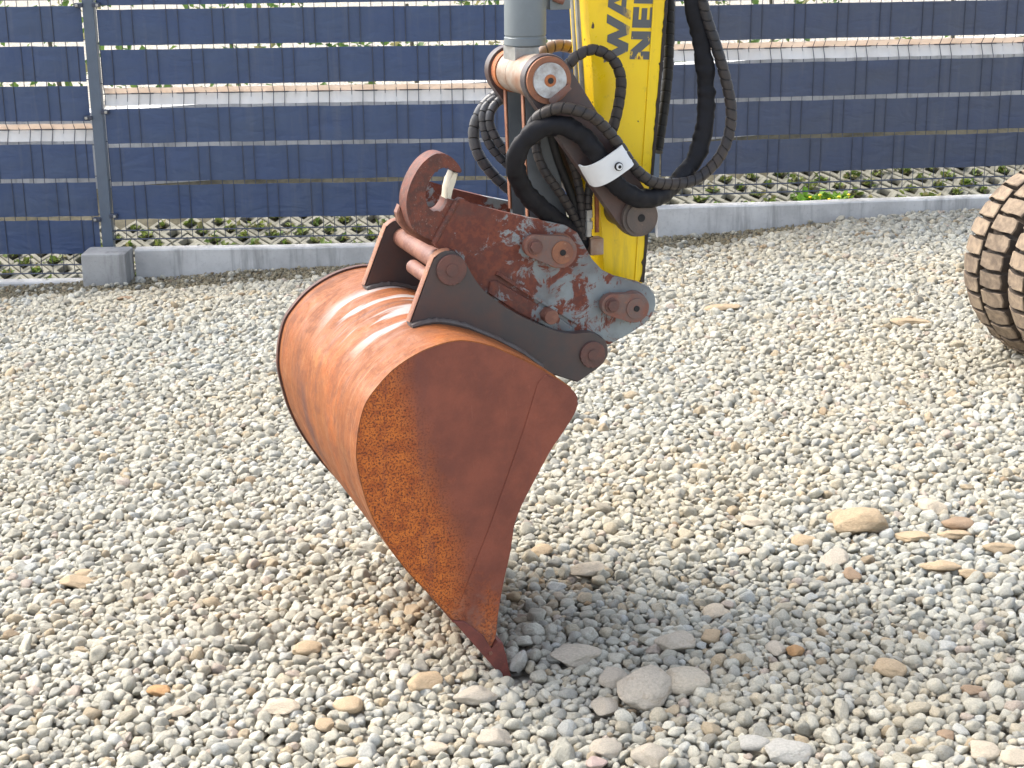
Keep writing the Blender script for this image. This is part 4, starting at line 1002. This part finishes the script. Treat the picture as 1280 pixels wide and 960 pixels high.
# pins with retaining lugs
for (cx, cy), r, (bx_, by_), pts in (((702,315), 0.033, (668,308), [(664,296),(690,291)]), ((794,385), 0.031, (764,381), [(760,372),(790,367)])):
    c = pl(cx, cy, K0-0.02); b = pl(bx_, by_, K0-0.02)
    bm = NB(); prism(bm, capsule(c, r, b, 0.023), K0-0.024, K0-0.006, 0.003); lg = obj('pin_retainer', bm, MAT['lug'], qc)
    bm = NB(); cyl(bm, c, K0-0.008, K0+0.002, r+0.003, 32, 0.002); cyl(bm, c, K0-0.027, K0-0.022, r*0.72, 32, 0.002); obj('pin_head', bm, MAT['copper'] if cx < 750 else MAT['lug'], lg)
    bm = NB(); cyl(bm, c, K0-0.0290, K0-0.024, 0.0065, 16, 0.001); obj('grease_hole', bm, MAT['black'], lg)
    bm = NB(); cyl(bm, b, K0-0.033, K0-0.022, 0.0125, 6, 0.002); cyl(bm, b, K0-0.027, K0-0.020, 0.016, 20, 0.001); obj('bolt', bm, MAT['darkpin'], lg)
    bm = NB(); cyl(bm, pl(cx, cy, K0), K0+KT, K1, 0.025, 24, 0); obj('pin', bm, MAT['pin'], lg)
# stick end boss
bm = NB(); cyl(bm, pl(794, 385, K0), S0-0.03, S1+0.03, 0.045, 36, 0.003); obj('stick_end', bm, MAT['yellow'], ex)

# ---- hoses
def spiral_tube(bm, P, r, pitch, n=16, flat=1.0, tilt=0.45):
    """spiral guard: wraps of even width with a dark slot between them"""
    L = sum((Vector(P[i+1])-Vector(P[i])).length for i in range(len(P)-1)); ss = []; k = 0
    while k*pitch < L:
        b = k*pitch; ss += [(b, .86, 1), (b+.10*pitch, .86, 0), (b+.13*pitch, 0.985, 0), (b+.5*pitch, 1.02, 0), (b+.96*pitch, .985, 0)]; k += 1
    cum = [0]
    for i in range(len(P)-1): cum.append(cum[-1]+(Vector(P[i+1])-Vector(P[i])).length)
    def at(s_):
        s_ = min(max(s_, 0), L-1e-6); i = int(np.searchsorted(cum, s_, side='right'))-1; i = min(max(i, 0), len(P)-2)
        t = (s_-cum[i])/max(1e-9, cum[i+1]-cum[i]); return Vector(P[i]).lerp(Vector(P[i+1]), t)
    rings = []; up = Vector((0, 1, 0))
    for (s_, q, g) in ss:
        c = at(s_); tg = (at(s_+.008)-at(s_-.008)).normalized(); nx = tg.cross(up).normalized(); ny = nx.cross(tg).normalized(); ring = []
        for j in range(n):
            a = 2*math.pi*j/n; ring.append(bm.verts.new(c+nx*(r*q*math.cos(a))+ny*(r*q*flat*math.sin(a))+tg*(tilt*r*math.sin(a+.6))))
        rings.append((ring, g))
    for (a, g), (b, _) in zip(rings, rings[1:]):
        for j in range(n):
            f = bm.faces.new((a[j], a[(j+1) % n], b[(j+1) % n], b[j])); f.material_index = g
    bm.faces.new(rings[0][0][::-1]); bm.faces.new(rings[-1][0])
def hose(pts, r, mat, name='hose', pitch=0.0, flat=1.0, lab=None, step=None, wob=0):
    P = [pl3(*p) for p in pts]; Q = resample(cr(P, 10), step or (0.006 if pitch else 0.012)); bm = NB()
    if pitch: spiral_tube(bm, Q, r, pitch, 16, flat); mat = [mat, MAT['hosein']]
    else:
        rf = (lambda s: r*(1+wob*mnoise.noise(Vector((s*28, r*99, 0)))+wob*.7*mnoise.noise(Vector((s*75, 3, 0))))) if wob else r
        tube(bm, Q, rf, 18, flat)
        if wob:
            bm.verts.ensure_lookup_table(); bm.normal_update()
            for v in bm.verts: v.co += v.normal*(r*0.16*mnoise.noise(v.co*55)+r*0.10*mnoise.noise(v.co*120))
    o = obj(name, bm, mat, ex, 28 if pitch else 50)
    if lab: o['label'] = lab
    return o
H = MAT['hose']; HL = MAT['hose_skylit']
hose([(700,102,.21),(706,88,.205),(720,71,.20),(742,62,.20),(765,73,.20),(776,97,.20),(774,127,.20),(767,157,.20),(757,185,.205),(748,215,.21)], 0.0112, H, 'hydraulic_hose', 0.021, lab='spiral guarded hose looping over the yellow arm')
hose([(668,80,.38),(680,64,.39),(698,57,.40),(716,60,.41)], 0.0125, MAT['hosebrown'], 'hydraulic_hose', 0.021)
hose([(660,172,.155),(668,152,.135),(679,142,.122),(694,136,.112),(712,136,.104),(739,145,.100),(757,161,.104),(773,181,.108),(786,201,.110),(798,215,.115),(815,227,.125),(840,230,.14),(870,224,.155),(896,201,.17),(910,172,.18),(914,139,.19),(908,103,.20),(896,60,.21),(881,14,.22),(868,-50,.23),(855,-200,.24)], 0.0118, H, 'hydraulic_hose', 0.021, lab='spiral guarded hose running through the white clamp')
hose([(855,-200,.245),(862,-60,.24),(866,0,.235),(877,56,.225),(883,112,.215),(880,160,.205),(870,197,.195),(851,222,.175),(827,243,.145),(799,248,.125),(773,233,.118),(753,203,.116),(734,176,.115),(706,158,.115),(676,161,.12),(654,178,.13),(644,207,.145),(657,240,.175),(684,266,.20),(712,288,.225),(735,306,.25)], 0.0195, MAT['sleeve'], 'sleeved_hose_bundle', 0, 0.8, 'thick black sleeve of hoses looped below the white clamp', 0.005, 0.12)
hose([(640,112,.40),(624,117,.405),(607,130,.41),(596,149,.415),(592,167,.42),(596,188,.42),(607,207,.42),(622,224,.42),(640,240,.42),(660,262,.41)], 0.0122, HL, 'hydraulic_hose', 0.024)
hose([(640,114,.40),(624,121,.40),(612,128,.40),(604,141,.40),(605,162,.40),(612,181,.40),(624,196,.40),(640,212,.40),(660,240,.395)], 0.0092, HL, 'hydraulic_hose', 0.020)
hose([(640,120,.39),(624,126,.39),(614,138,.39),(612,154,.39),(620,173,.39),(630,187,.39),(645,202,.385),(665,232,.38)], 0.0098, HL, 'hydraulic_hose', 0.020)
hose([(676,150,.215),(670,175,.215),(673,196,.21),(682,216,.205),(697,237,.205),(710,257,.21),(719,276,.22),(728,300,.235)], 0.0095, H, 'hydraulic_hose', 0.017)
hose([(700,155,.228),(709,186,.225),(720,217,.222),(725,242,.222),(727,268,.225),(728,300,.23)], 0.0088, H, 'hydraulic_hose', 0.017)
hose([(745,205,.225),(738,228,.225),(735,250,.225),(735,263,.225)], 0.0092, H, 'hydraulic_hose', 0.017)
hose([(688,165,.232),(698,200,.232),(713,240,.232),(724,280,.235)], 0.0088, MAT['hosein'], 'hydraulic_hose', 0)
hose([(838,-150,.33),(836,60,.33),(833,110,.33),(828,150,.33),(822,190,.33)], 0.011, MAT['hosein'], 'hydraulic_hose', 0.024)
bm = NB(); a = pl3(735,262,.225)
for z0, z1, r in ((0, .016, .0105), (.016, .024, .0075), (.024, .040, .0110), (.040, .056, .008)): tube(bm, [a+Vector((0, 0, -z0)), a+Vector((0, 0, -z1))], r, 6 if r > .0104 else 14)
obj('hose_fitting', bm, MAT['steel'], ex, 30)
bm = NB(); box(bm, pl3(743, 307, .235), (0.03, 0.03, 0.035), None, 0.002); obj('fitting_block', bm, MAT['cream'], ex)
bm = NB(); tube(bm, [pl3(745,228,.243), pl3(746,262,.243), pl3(746,290,.243)], 0.005, 8); obj('grease_line', bm, MAT['orange'], ex)
# ---- white clamp bent over the hoses
ca, cb_ = pl(746, 223, .092), pl(790, 191, .092); L = math.hypot(cb_[0]-ca[0], cb_[1]-ca[1]); ang = math.atan2(cb_[1]-ca[1], cb_[0]-ca[0])
du = np.array([math.cos(ang), math.sin(ang)]); dv = np.array([-math.sin(ang), math.cos(ang)])
prof = [(-0.004, 0.152), (-0.004, 0.125), (0.004, 0.108), (0.018, 0.098), (0.034, 0.0935), (0.052, 0.0925), (L-0.018, 0.0925), (L-0.008, 0.097), (L-0.001, 0.108), (L+0.002, 0.13), (L+0.002, 0.152)]
prof = cr(prof, 4); hwid = 0.0245; bm = NB(); rings = []
for i, (s, w) in enumerate(prof):
    a = np.array(prof[max(i-1, 0)]); b = np.array(prof[min(i+1, len(prof)-1)]); t = (b-a)/np.linalg.norm(b-a); nrm = np.array([t[1], -t[0]])*-0.0035
    c = np.array(ca)+du*s; c2 = np.array(ca)+du*(s+nrm[0]); hh = hwid
    rings.append([bm.verts.new((*(c+dv*hh)[:1], w, (c+dv*hh)[1])), bm.verts.new(((c-dv*hh)[0], w, (c-dv*hh)[1])), bm.verts.new(((c2-dv*hh)[0], w+nrm[1], (c2-dv*hh)[1])), bm.verts.new(((c2+dv*hh)[0], w+nrm[1], (c2+dv*hh)[1]))])
for r0, r1 in zip(rings, rings[1:]):
    for k in range(4): bm.faces.new((r0[k], r0[(k+1) % 4], r1[(k+1) % 4], r1[k]))
bm.faces.new(rings[0]); bm.faces.new(rings[-1]); bmesh.ops.recalc_face_normals(bm, faces=bm.faces)
cl = obj('hose_clamp', bm, MAT['clampw'], ex, 40); cl['label'] = 'white bent metal clamp with a single bolt'
c = pl(773, 208, .092)
bm = NB(); cyl(bm, c, 0.0875, 0.0935, 0.0085, 24, 0.001); wsh = obj('washer', bm, MAT['black'], cl)
bm = NB(); cyl(bm, c, 0.0850, 0.0900, 0.0066, 24, 0.001); obj('bolt', bm, MAT['clampw'], cl)
bm = NB(); cyl(bm, c, 0.0840, 0.0880, 0.0035, 12, 0.0005); obj('bolt_socket', bm, MAT['black'], cl)
